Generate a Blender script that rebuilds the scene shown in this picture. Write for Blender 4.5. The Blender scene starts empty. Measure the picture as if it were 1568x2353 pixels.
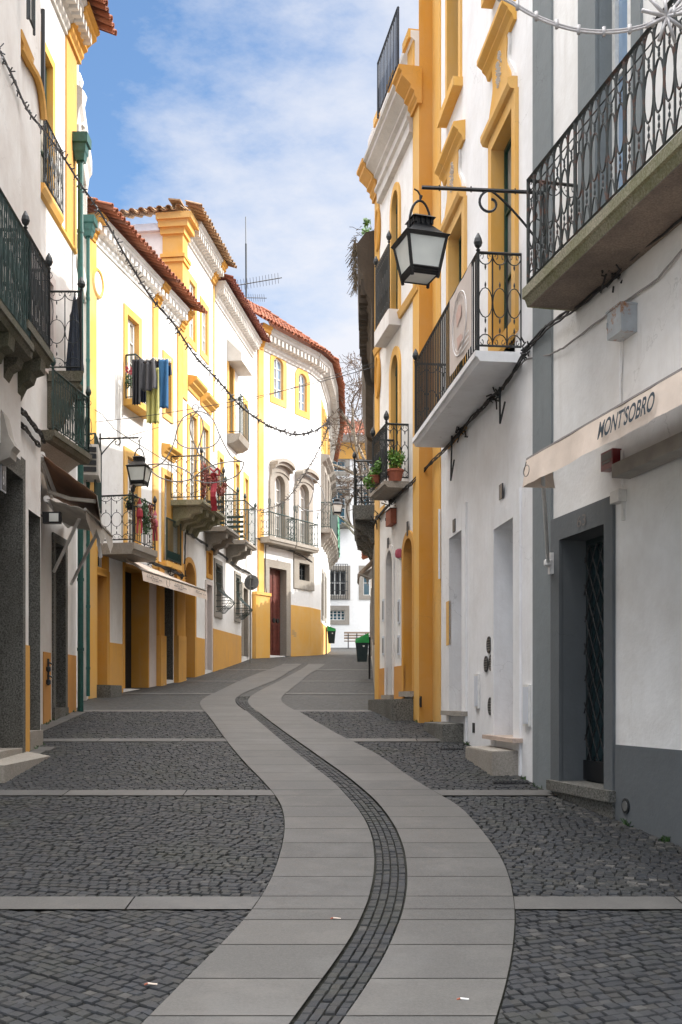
import bpy, bmesh, math, random
from mathutils import Vector, Matrix, noise
random.seed(7)
C = bpy.context.scene.collection
CX, HY, FL, EYE = 784.0, 1610.0, 2400.0, 1.6
R = math.radians
# ---------------------------------------------------------------- ground profile
GP = [(-6, -.75), (0, -.34), (5.2, 0), (7.4, .135), (11.8, .52), (16.2, .96), (20.6, 1.394), (25, 1.76),
      (29.4, 2.14), (33.8, 2.59), (38.8, 3.17), (42.8, 3.46), (66, 4.95), (130, 6.5)]
def G(Y):
    for (a, za), (b, zb) in zip(GP, GP[1:]):
        if Y <= b: return za + (zb - za) * (Y - a) / (b - a)
    return GP[-1][1]
def gy(py):                       # depth of the ground under picture height py
    lo, hi = 3.0, 66.0
    for _ in range(50):
        m = (lo + hi) / 2
        if HY - (G(m) - EYE) * FL / m > py: lo = m
        else: hi = m
    return (lo + hi) / 2
def gpt(px, py):
    Y = gy(py); return ((px - CX) / FL * Y, Y)
def P(px, py, Y): return Vector(((px - CX) / FL * Y, Y, EYE + (HY - py) * Y / FL))
# ---------------------------------------------------------------- materials
M = {}
def nt(name):
    m = bpy.data.materials.new(name); m.use_nodes = True
    t = m.node_tree; t.nodes.clear(); M[name] = m
    o = t.nodes.new('ShaderNodeOutputMaterial'); b = t.nodes.new('ShaderNodeBsdfPrincipled')
    t.links.new(b.outputs[0], o.inputs[0]); return m, t, b
def N(t, k, **kw):
    n = t.nodes.new(k)
    for a, v in kw.items():
        if a.startswith('i_'):
            n.inputs[int(a[2:]) if a[2:].isdigit() else a[2:].replace('_', ' ')].default_value = v
        else: setattr(n, a, v)
    return n
def pos(t, sx=1, sy=1, sz=1):
    g = N(t, 'ShaderNodeNewGeometry'); mp = N(t, 'ShaderNodeMapping'); mp.inputs['Scale'].default_value = (sx, sy, sz)
    t.links.new(g.outputs['Position'], mp.inputs[0]); return mp.outputs[0]
def noi(t, vec, scale, det=4, rough=.55):
    n = N(t, 'ShaderNodeTexNoise'); n.inputs['Scale'].default_value = scale; n.inputs['Detail'].default_value = det
    n.inputs['Roughness'].default_value = rough; t.links.new(vec, n.inputs['Vector']); return n.outputs[0]
def ramp(t, fac, stops):
    r = N(t, 'ShaderNodeValToRGB'); e = r.color_ramp.elements
    while len(e) < len(stops): e.new(.5)
    for q, (p, c) in zip(e, stops):
        q.position = p; q.color = (c, c, c, 1) if not isinstance(c, tuple) else c + (1,)
    t.links.new(fac, r.inputs[0]); return r.outputs[0]
def mix(t, fac, a, b, mode='MIX'):
    m = N(t, 'ShaderNodeMix', data_type='RGBA', blend_type=mode)
    if hasattr(fac, 'links'): t.links.new(fac, m.inputs[0])
    else: m.inputs[0].default_value = fac
    for s, v in ((6, a), (7, b)):
        if hasattr(v, 'links'): t.links.new(v, m.inputs[s])
        else: m.inputs[s].default_value = tuple(v) + (1,)
    return m.outputs[2]
def bump(t, b, h, s=.3, d=.02):
    n = N(t, 'ShaderNodeBump'); n.inputs['Strength'].default_value = s; n.inputs['Distance'].default_value = d
    t.links.new(h, n.inputs['Height']); t.links.new(n.outputs[0], b.inputs['Normal'])
def plaster(name, col, dirt=(.42, .36, .29), amt=.35, rough=.85, bs=.35, peel=None):
    m, t, b = nt(name)
    p = pos(t); streak = pos(t, 1.6, 1.6, .22)
    a = ramp(t, noi(t, p, .9, 6), [(.42, 0.), (.72, 1.)])
    s = ramp(t, noi(t, streak, 2.6, 6, .65), [(.5, 0.), (.78, 1.)])
    mx = N(t, 'ShaderNodeMath', operation='MAXIMUM'); t.links.new(a, mx.inputs[0]); t.links.new(s, mx.inputs[1])
    k = N(t, 'ShaderNodeMath', operation='MULTIPLY'); t.links.new(mx.outputs[0], k.inputs[0]); k.inputs[1].default_value = amt
    c = mix(t, k.outputs[0], col, dirt)
    c = mix(t, ramp(t, noi(t, p, 7, 5), [(.35, .0), (.7, .10)]), c, (dirt[0] * .8, dirt[1] * .8, dirt[2] * .8))
    vo = N(t, 'ShaderNodeTexVoronoi', feature='DISTANCE_TO_EDGE'); vo.inputs['Scale'].default_value = .8; wv = N(t, 'ShaderNodeVectorMath', operation='ADD'); t.links.new(p, wv.inputs[0]); nz = N(t, 'ShaderNodeTexNoise'); nz.inputs['Scale'].default_value = 2.2; nz.inputs['Detail'].default_value = 6; t.links.new(p, nz.inputs['Vector']); t.links.new(nz.outputs[1], wv.inputs[1]); t.links.new(wv.outputs[0], vo.inputs['Vector'])
    ck = N(t, 'ShaderNodeMath', operation='MULTIPLY'); t.links.new(ramp(t, vo.outputs['Distance'], [(.001, .3), (.006, 0.)]), ck.inputs[0]); t.links.new(ramp(t, noi(t, p, .5, 3), [(.52, 0.), (.6, 1.)]), ck.inputs[1])
    c = mix(t, ck.outputs[0], c, (dirt[0] * .35, dirt[1] * .35, dirt[2] * .35))
    pt_ = ramp(t, noi(t, pos(t, 1, 1, 1.4), .55, 2, .3), [(.50, 0.), (.515, .10)]); c = mix(t, pt_, c, (col[0] * .82, col[1] * .8, col[2] * .78))
    if peel:
        c = mix(t, ramp(t, noi(t, p, 3.1, 8, .7), [(.66, 0.), (.68, .85)]), c, peel)
    t.links.new(c, b.inputs['Base Color']); b.inputs['Roughness'].default_value = rough
    b.inputs['Specular IOR Level'].default_value = .25
    h = mix(t, .35, noi(t, p, 1.7, 3), noi(t, p, 22, 4)); bump(t, b, h, bs, .03)
    return m
def simple(name, col, rough=.5, metal=0, var=.12, scale=14, bs=.0, spec=.5, rust=None):
    m, t, b = nt(name); p = pos(t)
    c = mix(t, ramp(t, noi(t, p, scale, 4), [(.3, 0.), (.75, 1.)]), tuple(x * (1 - var) for x in col), tuple(min(1, x * (1 + var)) for x in col))
    if rust: c = mix(t, ramp(t, noi(t, p, 9, 6, .7), [(rust[1], 0.), (rust[1] + .1, .9)]), c, rust[0])
    t.links.new(c, b.inputs['Base Color']); b.inputs['Roughness'].default_value = rough
    b.inputs['Metallic'].default_value = metal; b.inputs['Specular IOR Level'].default_value = spec
    if bs: bump(t, b, noi(t, p, scale * 3, 4), bs, .01)
    return m
def granite(name, c1, c2, stain=(.10, .08, .05), amt=.4, bs=.4):
    m, t, b = nt(name); p = pos(t)
    c = mix(t, ramp(t, noi(t, p, 48, 5, .75), [(.40, 0.), (.60, 1.)]), c1, c2)
    k = ramp(t, noi(t, pos(t, 1, 1, .5), 1.6, 6, .65), [(.45, 0.), (.75, amt)])
    c = mix(t, k, c, stain); t.links.new(c, b.inputs['Base Color']); b.inputs['Roughness'].default_value = .85
    b.inputs['Specular IOR Level'].default_value = .3
    bump(t, b, noi(t, p, 30, 6, .7), bs, .012); return m
def islandmat(name, stops, rough=.8, bs=.4, nscale=18, moss=None, spec=.3):
    m, t, b = nt(name); p = pos(t); g = N(t, 'ShaderNodeNewGeometry')
    r = N(t, 'ShaderNodeValToRGB'); e = r.color_ramp.elements
    while len(e) < len(stops): e.new(.5)
    for q, (x, c) in zip(e, stops): q.position = x; q.color = c + (1,)
    t.links.new(g.outputs['Random Per Island'], r.inputs[0]); c = r.outputs[0]
    c = mix(t, ramp(t, noi(t, p, nscale, 5, .65), [(.35, 0.), (.75, .35)]), c, tuple(x * .55 for x in stops[0][1]))
    if moss: c = mix(t, ramp(t, noi(t, p, moss[1], 6, .65), [(.5, 0.), (.72, moss[2])]), c, moss[0])
    t.links.new(c, b.inputs['Base Color']); b.inputs['Roughness'].default_value = rough
    b.inputs['Specular IOR Level'].default_value = spec
    bump(t, b, noi(t, p, nscale * 3, 5, .7), bs, .006); return m
plaster('white', (.84, .83, .81), (.47, .42, .36), .42)
plaster('whiteB', (.84, .84, .845), (.50, .46, .42), .34, bs=.3)
plaster('whiteold', (.74, .72, .69), (.42, .33, .27), .42)
plaster('whitefar', (.83, .83, .82), (.5, .47, .43), .12)
plaster('pinkish', (.66, .58, .54), (.40, .33, .29), .35)
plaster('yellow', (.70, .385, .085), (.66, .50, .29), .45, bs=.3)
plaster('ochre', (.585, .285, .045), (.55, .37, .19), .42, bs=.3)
plaster('orange', (.62, .30, .08), (.38, .20, .08), .5, peel=(.5, .46, .42))
plaster('dado_y', (.68, .36, .085), (.45, .28, .14), .5, peel=(.62, .5, .33))
plaster('greywall', (.215, .235, .24), (.12, .13, .13), .35)
plaster('greydark', (.13, .14, .145), (.08, .08, .08), .35)
plaster('cornice', (.60, .57, .53), (.28, .25, .21), .5)
plaster('ruin', (.085, .068, .052), (.03, .026, .02), .7, bs=1.0)
plaster('ruinlight', (.50, .47, .43), (.12, .10, .08), .8, bs=.6)
granite('granite', (.20, .195, .175), (.06, .057, .048), (.05, .042, .03), amt=.75)
granite('granitelight', (.36, .33, .29), (.25, .225, .19), (.2, .16, .12), .5)
granite('slabstone', (.25, .243, .232), (.165, .16, .152), (.12, .115, .105), .35, bs=.12)
granite('marblestep', (.55, .44, .37), (.42, .33, .27), (.25, .2, .16), .5)
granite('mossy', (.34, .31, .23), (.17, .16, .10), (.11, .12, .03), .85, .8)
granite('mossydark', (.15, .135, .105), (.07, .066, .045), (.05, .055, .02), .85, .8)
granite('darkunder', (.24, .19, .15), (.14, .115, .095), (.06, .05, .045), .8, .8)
simple('iron', (.012, .016, .018), .45, 0, .3)
simple('irongreen', (.012, .035, .03), .5, 0, .35)
simple('ironrust', (.030, .036, .034), .6, 0, .35, rust=((.09, .035, .02), .52))
simple('black', (.006, .0065, .008), .42, 0, .3)
simple('cable', (.015, .014, .014), .6)
simple('cablegrey', (.25, .23, .22), .6)
simple('greenpipe', (.008, .075, .062), .4, 0, .25)
simple('greenframe', (.012, .05, .035), .4, 0, .25)
simple('whiteframe', (.72, .71, .68), .4)
simple('whitemetal', (.66, .64, .61), .4, 0, .1)
simple('dark', (.012, .011, .012), .7)
simple('darkdoor', (.02, .03, .032), .35)
simple('reddoor', (.13, .035, .026), .45, 0, .3, 9)
simple('palepanel', (.62, .65, .70), .6, 0, .04)
simple('canvas', (.64, .53, .44), .75, 0, .1, 3, .3)
simple('canvasbrown', (.17, .085, .045), .8, 0, .2, 4, .3)
simple('canvasgrey', (.36, .33, .29), .8, 0, .2, 4, .3)
simple('ink', (.018, .035, .05), .6)
simple('inkgrey', (.16, .14, .13), .6)
simple('plaqueblack', (.02, .022, .03), .3)
simple('plaquewhite', (.6, .62, .64), .4)
simple('redplastic', (.17, .01, .012), .3)
simple('rustbox', (.36, .39, .41), .5, 0, .15, 6, rust=((.30, .12, .03), .54))
simple('binblack', (.012, .028, .03), .4)
simple('bingreen', (.01, .28, .05), .4)
simple('terracotta', (.30, .09, .05), .75)
simple('leaf', (.10, .23, .022), .6, 0, .4, 30)
simple('leafdark', (.03, .075, .015), .6, 0, .4, 30)
simple('weed', (.10, .07, .035), .9, 0, .5, 30)
simple('bark', (.33, .29, .23), .9, 0, .35, 9, .5)
simple('twig', (.13, .095, .07), .9)
simple('redcloth', (.34, .02, .035), .6)
simple('redleaf', (.20, .035, .02), .7, 0, .5, 40)
simple('pinkcloth', (.42, .08, .12), .6)
simple('netting', (.10, .30, .19), .8, 0, .3, 20)
simple('signgrey', (.16, .165, .175), .45, 0, .2)
simple('galv', (.22, .22, .21), .45, .4, .2)
simple('wood', (.26, .2, .15), .8)
simple('clothblack', (.018, .018, .022), .85, 0, .12, 4)
simple('clothgrey', (.075, .075, .082), .85, 0, .12, 4)
simple('clothyellow', (.47, .45, .16), .85, 0, .12, 4)
simple('clothblue', (.025, .11, .24), .85, 0, .12, 4)
simple('clothnavy', (.02, .03, .06), .85, 0, .12, 4)
simple('navy', (.012, .02, .035), .7, 0, .4, 30, .5)
simple('bannerpink', (.56, .38, .32), .7)
simple('bannerbase', (.58, .50, .45), .7, 0, .06, 3)
simple('bannerwhite', (.72, .70, .68), .7)
simple('lightrope', (.50, .47, .46), .25)
simple('lightropegrey', (.075, .075, .08), .4); simple('wirefigure', (.20, .195, .19), .35)
simple('skyglassw', (.75, .78, .82), .3)
def glass(name, col, rough=.06, spec=.9):
    m, t, b = nt(name); p = pos(t)
    c = mix(t, ramp(t, noi(t, p, 1.2, 3), [(.35, 0.), (.7, 1.)]), tuple(x * .6 for x in col), col)
    t.links.new(c, b.inputs['Base Color']); b.inputs['Roughness'].default_value = rough
    b.inputs['Specular IOR Level'].default_value = spec
    bump(t, b, noi(t, p, 3, 2), .04, .02)
glass('glass', (.05, .06, .06)); glass('curtain', (.42, .39, .34), .15, .6); glass('glassskyreflect', (.30, .42, .58), .05, 1.)  # last pane has a light-blue sky reflection painted into its base colour
glass('glassteal', (.03, .12, .17), .08); glass('glassdeep', (.016, .036, .042), .15, .6); glass('frost', (.86, .88, .82), .35, .5)
glass('shutter', (.50, .47, .42), .6, .2)
RED = [(0., (.20, .06, .028)), (.35, (.29, .09, .042)), (.7, (.34, .13, .07)), (1., (.16, .065, .04))]
OLD = [(0., (.20, .125, .07)), (.4, (.32, .19, .10)), (.8, (.40, .27, .16)), (1., (.13, .09, .06))]
DRK = [(0., (.13, .035, .025)), (.5, (.2, .06, .04)), (1., (.26, .10, .06))]
islandmat('tilered', RED); islandmat('tileold', OLD); islandmat('tiledark', DRK)
SETT = [(0., (.017, .018, .020)), (.25, (.023, .025, .028)), (.5, (.028, .029, .031)), (.7, (.032, .031, .029)), (.93, (.027, .030, .035)), (1., (.065, .062, .057))]
islandmat('settdust', [(0., (.04, .039, .036)), (.5, (.065, .063, .058)), (1., (.11, .105, .097))], .85, .6, 26)
islandmat('sett', SETT, .6, .6, 26, ((.035, .038, .018), 1.1, .35), .35)
islandmat('slabs', [(0., (.037, .036, .034)), (.3, (.071, .068, .062)), (.6, (.052, .0505, .049)), (1., (.088, .083, .074))], .58, .18, 60, ((.12, .118, .112), 1.3, .6), .5)
def spots(name, col, sc, lo, hi, k):
    m = M[name]; t = m.node_tree; b = [n for n in t.nodes if n.type == 'BSDF_PRINCIPLED'][0]; l = b.inputs['Base Color'].links[0].from_socket
    v = N(t, 'ShaderNodeTexVoronoi', feature='F1'); v.inputs['Scale'].default_value = sc; t.links.new(pos(t), v.inputs['Vector'])
    c = mix(t, ramp(t, v.outputs['Distance'], [(lo, k), (hi, 0.)]), l, col); c = mix(t, ramp(t, noi(t, pos(t), .55, 5, .6), [(.42, 0.), (.7, .4)]), c, (.055, .053, .05)); c = mix(t, ramp(t, noi(t, pos(t), 2.4, 7, .7), [(.50, 0.), (.72, .55)]), c, (.125, .117, .105)); c = mix(t, ramp(t, noi(t, pos(t), 70, 3, .8), [(.35, 0.), (.7, .5)]), c, (.13, .126, .118)); t.links.new(c, b.inputs['Base Color'])
spots('slabs', (.03, .03, .03), 1.5, .028, .040, .75)
def farcobble():
    m, t, b = nt('cobble'); p = pos(t)
    d = N(t, 'ShaderNodeVectorMath', operation='ADD'); nn = N(t, 'ShaderNodeTexNoise'); nn.inputs['Scale'].default_value = 1.7
    t.links.new(p, nn.inputs['Vector']); sc = N(t, 'ShaderNodeVectorMath', operation='SCALE'); sc.inputs['Scale'].default_value = .12
    t.links.new(nn.outputs[1], sc.inputs[0]); t.links.new(p, d.inputs[0]); t.links.new(sc.outputs[0], d.inputs[1])
    v = N(t, 'ShaderNodeTexVoronoi', feature='F1', distance='CHEBYCHEV'); v.inputs['Scale'].default_value = 9.5
    t.links.new(d.outputs[0], v.inputs['Vector'])
    bw = N(t, 'ShaderNodeRGBToBW'); t.links.new(v.outputs['Color'], bw.inputs[0])
    c = ramp(t, bw.outputs[0], [(.1, (.014, .015, .017)), (.5, (.022, .023, .024)), (.9, (.042, .041, .038))])
    j = ramp(t, v.outputs['Distance'], [(.40, 0.), (.55, 1.)])
    c = mix(t, j, c, (.018, .018, .013))
    c = mix(t, ramp(t, noi(t, p, .7, 6, .6), [(.45, 0.), (.75, .45)]), c, (.036, .035, .031))
    t.links.new(c, b.inputs['Base Color']); b.inputs['Roughness'].default_value = .62
    inv = N(t, 'ShaderNodeMath', operation='SUBTRACT'); inv.inputs[0].default_value = 1; t.links.new(v.outputs['Distance'], inv.inputs[1])
    bump(t, b, inv.outputs[0], .8, .03)
farcobble()
simple('joint', (.014, .014, .009), .95, 0, .5, 12, .8)
simple('cloudless', (.3, .3, .3))
# ---------------------------------------------------------------- mesh helper
class MB:
    def __init__(s): s.v = []; s.f = []; s.m = []; s.cur = 0
    def add(s, vs, fs):
        n = len(s.v); s.v += [tuple(x) for x in vs]
        for f in fs: s.f.append([i + n for i in f]); s.m.append(s.cur)
    def box(s, p):                                # 8 points: bottom ring, top ring
        s.add(p, [(3, 2, 1, 0), (4, 5, 6, 7), (0, 1, 5, 4), (1, 2, 6, 5), (2, 3, 7, 6), (3, 0, 4, 7)])
    def abox(s, x0, x1, y0, y1, z0, z1):
        s.box([(x0, y0, z0), (x1, y0, z0), (x1, y1, z0), (x0, y1, z0), (x0, y0, z1), (x1, y0, z1), (x1, y1, z1), (x0, y1, z1)])
    def fbox(s, F, u0, u1, o0, o1, z0, z1):
        W = F.W; s.box([W(u0, o0, z0), W(u1, o0, z0), W(u1, o1, z0), W(u0, o1, z0), W(u0, o0, z1), W(u1, o0, z1), W(u1, o1, z1), W(u0, o1, z1)])
    def quad(s, a, b, c, d): s.add([a, b, c, d], [(0, 1, 2, 3)])
    def poly(s, pts): s.add(pts, [tuple(range(len(pts)))])
    def tube(s, pts, r, n=6, closed=False, r2=None):
        pts = [Vector(p) for p in pts]
        k = len(pts)
        if k < 2: return
        vs = []; up = None
        for i, p in enumerate(pts):
            a = pts[i - 1] if (i > 0 or closed) else p; b = pts[(i + 1) % k] if (i < k - 1 or closed) else p
            t = (b - a)
            if t.length < 1e-9: t = Vector((0, 0, 1))
            t.normalize()
            if up is None: up = t.orthogonal().normalized()
            up = (up - t * up.dot(t))
            if up.length < 1e-6: up = t.orthogonal()
            up.normalize(); w = t.cross(up)
            rr = r if r2 is None else r + (r2 - r) * i / (k - 1)
            for j in range(n):
                an = 2 * math.pi * (j + .5) / n
                vs.append(p + up * math.cos(an) * rr + w * math.sin(an) * rr)
        fs = []
        for i in range(k if closed else k - 1):
            for j in range(n):
                a = i * n + j; b = i * n + (j + 1) % n; i2 = (i + 1) % k
                fs.append((a, b, i2 * n + (j + 1) % n, i2 * n + j))
        if not closed: fs += [tuple(reversed(range(n))), tuple((k - 1) * n + j for j in range(n))]
        s.add(vs, fs)
    def prism(s, F, prof, u0, u1):
        n = len(prof); s.add([F.W(u0, o, z) for o, z in prof] + [F.W(u1, o, z) for o, z in prof],
            [(i, (i + 1) % n, n + (i + 1) % n, n + i) for i in range(n)] + [tuple(reversed(range(n))), tuple(range(n, 2 * n))])
    def lathe(s, c, prof, n=12, sx=1, sy=1):
        c = Vector(c); k = len(prof); vs = []
        for r, z in prof:
            for j in range(n):
                a = 2 * math.pi * j / n; vs.append(c + Vector((r * math.cos(a) * sx, r * math.sin(a) * sy, z)))
        s.add(vs, [(i * n + j, i * n + (j + 1) % n, (i + 1) * n + (j + 1) % n, (i + 1) * n + j) for i in range(k - 1) for j in range(n)] +
              [tuple(reversed(range(n))), tuple((k - 1) * n + j for j in range(n))])
    def build(s, name, mats, parent=None, smooth=False, recalc=True):
        if not s.v: return None
        me = bpy.data.meshes.new(name); me.from_pydata(s.v, [], s.f)
        if not isinstance(mats, (list, tuple)): mats = [mats]
        for m in mats: me.materials.append(M[m])
        me.polygons.foreach_set('material_index', s.m)
        if smooth:
            bm = bmesh.new(); bm.from_mesh(me); bmesh.ops.remove_doubles(bm, verts=bm.verts, dist=2e-5); bm.to_mesh(me); bm.free()
        if recalc:
            bm = bmesh.new(); bm.from_mesh(me); bmesh.ops.recalc_face_normals(bm, faces=bm.faces); bm.to_mesh(me); bm.free()
        if smooth: me.polygons.foreach_set('use_smooth', [True] * len(me.polygons))
        o = bpy.data.objects.new(name, me); C.objects.link(o)
        if parent is not None:
            o.parent = parent
            w = Vector((0, 0, 0)); q = parent
            while q is not None: w += q.location; q = q.parent
            for vt in me.vertices: vt.co -= w
        else:
            mn = Vector((min(v[0] for v in s.v) + max(v[0] for v in s.v), min(v[1] for v in s.v) + max(v[1] for v in s.v), 2 * min(v[2] for v in s.v))) / 2
            for vt in me.vertices: vt.co -= mn
            o.location = mn
        return o
def tag(o, label, cat, group=None, kind=None):
    if label: o['label'] = label
    if cat: o['category'] = cat
    if group: o['group'] = group
    if kind: o['kind'] = kind
    return o
def empty(name, loc, label, cat, group=None):
    o = bpy.data.objects.new(name, None); C.objects.link(o); o.location = loc; o.empty_display_size = .3
    return tag(o, label, cat, group)
# ---------------------------------------------------------------- facade frame
class Fac:
    def __init__(s, a, b, side):
        s.a = Vector((a[0], a[1])); d = Vector((b[0] - a[0], b[1] - a[1])); s.L = d.length; s.d = d / s.L
        n = Vector((s.d.y, -s.d.x))
        s.n = n if (n.x > 0) == (side > 0) else -n
        s.holes = []
    def W(s, u, o, z): return Vector((s.a.x + s.d.x * u + s.n.x * o, s.a.y + s.d.y * u + s.n.y * o, z))
    def Y(s, x, o=0):
        k = (x - CX) / FL; return (s.n.dot(s.a) + o) / (k * s.n.x + s.n.y)
    def u(s, x, o=0):
        Y = s.Y(x, o); return (Vector(((x - CX) / FL * Y, Y)) - s.a).dot(s.d)
    def z(s, x, y, o=0): return EYE + (HY - y) * s.Y(x, o) / FL
    def pt(s, x, y, o=0):
        Y = s.Y(x, o); return P(x, y, Y)
    def ground(s, u): return G(s.a.y + s.d.y * u)
def wall(F, root, u0, u1, z0, z1, mat='white', depth=5., back=True, name='wall', holes=None):
    m = MB(); hs = [h for h in (F.holes if holes is None else holes) if h[1] > u0 and h[0] < u1 and h[3] > z0 and h[2] < z1]
    us = sorted({u0, u1, *[min(max(h[i], u0), u1) for h in hs for i in (0, 1)]}); zs = sorted({z0, z1, *[min(max(h[i], z0), z1) for h in hs for i in (2, 3)]})
    for a, b in zip(us, us[1:]):
        for c, d in zip(zs, zs[1:]):
            if b - a < 1e-6 or d - c < 1e-6: continue
            um, zm = (a + b) / 2, (c + d) / 2
            if any(h[0] < um < h[1] and h[2] < zm < h[3] for h in hs): continue
            m.quad(F.W(a, 0, c), F.W(b, 0, c), F.W(b, 0, d), F.W(a, 0, d))
    for h in hs:
        if h[4] > 0:                                  # arch spandrels
            uc, w, zs_, a = (h[0] + h[1]) / 2, (h[1] - h[0]) / 2, h[3] - h[4], h[4]
            for i in range(12):
                t0, t1 = math.pi * i / 12, math.pi * (i + 1) / 12
                p, q = (uc + w * math.cos(t0), zs_ + a * math.sin(t0)), (uc + w * math.cos(t1), zs_ + a * math.sin(t1))
                m.quad(F.W(p[0], 0, p[1]), F.W(p[0], 0, h[3]), F.W(q[0], 0, h[3]), F.W(q[0], 0, q[1]))
    if back:
        D = -depth
        m.quad(F.W(u0, 0, z0), F.W(u0, 0, z1), F.W(u0, D, z1), F.W(u0, D, z0)); m.quad(F.W(u1, 0, z0), F.W(u1, 0, z1), F.W(u1, D, z1), F.W(u1, D, z0))
        m.quad(F.W(u0, 0, z1), F.W(u1, 0, z1), F.W(u1, D, z1), F.W(u0, D, z1)); m.quad(F.W(u0, D, z0), F.W(u1, D, z0), F.W(u1, D, z1), F.W(u0, D, z1))
    return m.build(name, mat, root, recalc=False)
def outline(uL, uR, zB, zT, arch, g=0, door=False):
    b = zB if door else zB - g
    if not arch: return [(uL - g, b), (uR + g, b), (uR + g, zT + g), (uL - g, zT + g)]
    uc, w, zs = (uL + uR) / 2, (uR - uL) / 2, zT - arch
    return [(uL - g, b), (uR + g, b)] + [(uc + (w + g) * math.cos(math.pi * i / 14), zs + (arch + g) * math.sin(math.pi * i / 14)) for i in range(15)]
def window(F, root, uL, uR, zB, zT, sur=.14, smat='yellow', fmat='whiteframe', pane='glass', depth=.18, cols=2, rows=3, arch=0,
           proud=.035, door=False, sill=0, name='window', fw=.055, solid=None, label=None, transom=None):
    if uL > uR: uL, uR = uR, uL
    F.holes.append((uL, uR, zB, zT, arch))
    m = MB(); I = outline(uL, uR, zB, zT, arch, 0, door); O = outline(uL, uR, zB, zT, arch, sur, door); n = len(I)
    for i in range(n):
        j = (i + 1) % n
        if door and i == 0:
            continue
        if sur > 0:
            m.quad(F.W(*(I[i][0], proud, I[i][1])), F.W(I[j][0], proud, I[j][1]), F.W(O[j][0], proud, O[j][1]), F.W(O[i][0], proud, O[i][1]))
            m.quad(F.W(O[i][0], proud, O[i][1]), F.W(O[j][0], proud, O[j][1]), F.W(O[j][0], -.02, O[j][1]), F.W(O[i][0], -.02, O[i][1]))
        pr = proud if sur > 0 else 0
        m.quad(F.W(I[i][0], pr, I[i][1]), F.W(I[j][0], pr, I[j][1]), F.W(I[j][0], -depth - .08, I[j][1]), F.W(I[i][0], -depth - .08, I[i][1]))
    if sill: m.fbox(F, uL - sur - .05, uR + sur + .05, -.01, sill, zB - sur - .02, zB - sur + .12 if sur > .1 else zB)
    w = m.build(name, smat, root, recalc=False)
    if label: w['label'] = label
    f = MB(); o0, o1 = -depth - .05, -depth
    if solid:
        f.fbox(F, uL, uR, o0 - .03, o0 + .02, zB, zT); k = max(2, cols)
        for i in range(k):
            a = uL + (uR - uL) * i / k + .04; b = uL + (uR - uL) * (i + 1) / k - .04
            for (c, d) in ((.06, .36), (.42, .94)):
                f.fbox(F, a + .03, b - .03, o0, o0 + .045, zB + (zT - zB) * c, zB + (zT - zB) * d)
        f.build('door_leaf' if door else 'shutter', solid, w); return w
    f.fbox(F, uL, uL + fw, o0, o1, zB, zT); f.fbox(F, uR - fw, uR, o0, o1, zB, zT)
    f.fbox(F, uL + fw, uR - fw, o0, o1, zT - fw, zT); f.fbox(F, uL + fw, uR - fw, o0, o1, zB, zB + fw * (3 if door else 1))
    for i in range(1, cols): 
        uc = uL + (uR - uL) * i / cols; f.fbox(F, uc - fw * .6, uc + fw * .6, o0, o1 + .004, zB + fw, zT - fw)
    for i in range(1, rows):
        zc = zB + (zT - zB) * i / rows; f.fbox(F, uL + fw, uR - fw, o0 + .01, o1 - .006, zc - .018, zc + .018)
    if arch:
        uc, ww, zs = (uL + uR) / 2, (uR - uL) / 2, zT - arch
        A = [F.W(uc + (ww - fw / 2) * math.cos(math.pi * i / 14), -depth - .02, zs + (arch - fw / 2) * math.sin(math.pi * i / 14)) for i in range(15)]
        f.tube(A, fw * .6, 4)
    f.build('frame', fmat, w)
    g = MB(); g.quad(F.W(uL, -depth - .04, zB), F.W(uR, -depth - .04, zB), F.W(uR, -depth - .04, zT), F.W(uL, -depth - .04, zT)); g.build('pane', pane, w, recalc=False)
    return w
def wpx(F, root, xa, xb, xr, yT, yB, **k):
    return window(F, root, F.u(xa), F.u(xb), F.z(xr, yB), F.z(xr, yT), **k)
def band(F, root, name, u0, u1, z0, z1, mat, o=.02, o0=-.01, skip=True, label=None):
    m = MB(); hs = [h for h in F.holes if h[1] > min(u0, u1) and h[0] < max(u0, u1) and h[3] > z0 and h[2] < z1] if skip else []
    if u0 > u1: u0, u1 = u1, u0
    segs = [(u0, u1)]
    for h in hs:
        ns = []
        for a, b in segs:
            if h[0] > a: ns.append((a, min(b, h[0])))
            if h[1] < b: ns.append((max(a, h[1]), b))
            if h[3] < z1 and h[1] > a and h[0] < b: m.fbox(F, max(a, h[0]), min(b, h[1]), o0, o, h[3], z1)
        segs = [q for q in ns if q[1] - q[0] > .005]
    for a, b in segs: m.fbox(F, a, b, o0, o, z0, z1)
    x = m.build(name, mat, root)
    if x and label: x['label'] = label
    return x
CORN = [(0, 0), (.05, 0), (.05, .07), (.10, .12), (.10, .2), (.17, .24), (.17, .30), (.26, .38), (.34, .44), (.34, .52), (.40, .56), (.40, .62), (0, .62)]
def cornice(F, root, u0, u1, zb, h=.62, over=.4, mat='cornice', dent=None, caps=()):
    m = MB(); so, sz = over / .4, h / .62
    m.prism(F, [(o * so - (.01 if o == 0 else 0), zb + z * sz) for o, z in CORN], u0, u1)
    if dent:
        k = int((u1 - u0) / dent)
        for i in range(k):
            a = u0 + (i + .25) * dent; m.fbox(F, a, a + dent * .5, .16 * so, .33 * so, zb + .22 * sz, zb + .40 * sz)
    c = m.build('cornice', mat, root)
    for a, b in caps:
        q = MB(); q.prism(F, [(o * so + (.03 if o else -.01), zb - .02 + z * (sz + .04)) for o, z in CORN], a, b); q.build('capital', 'ochre', root)
    return c
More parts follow.
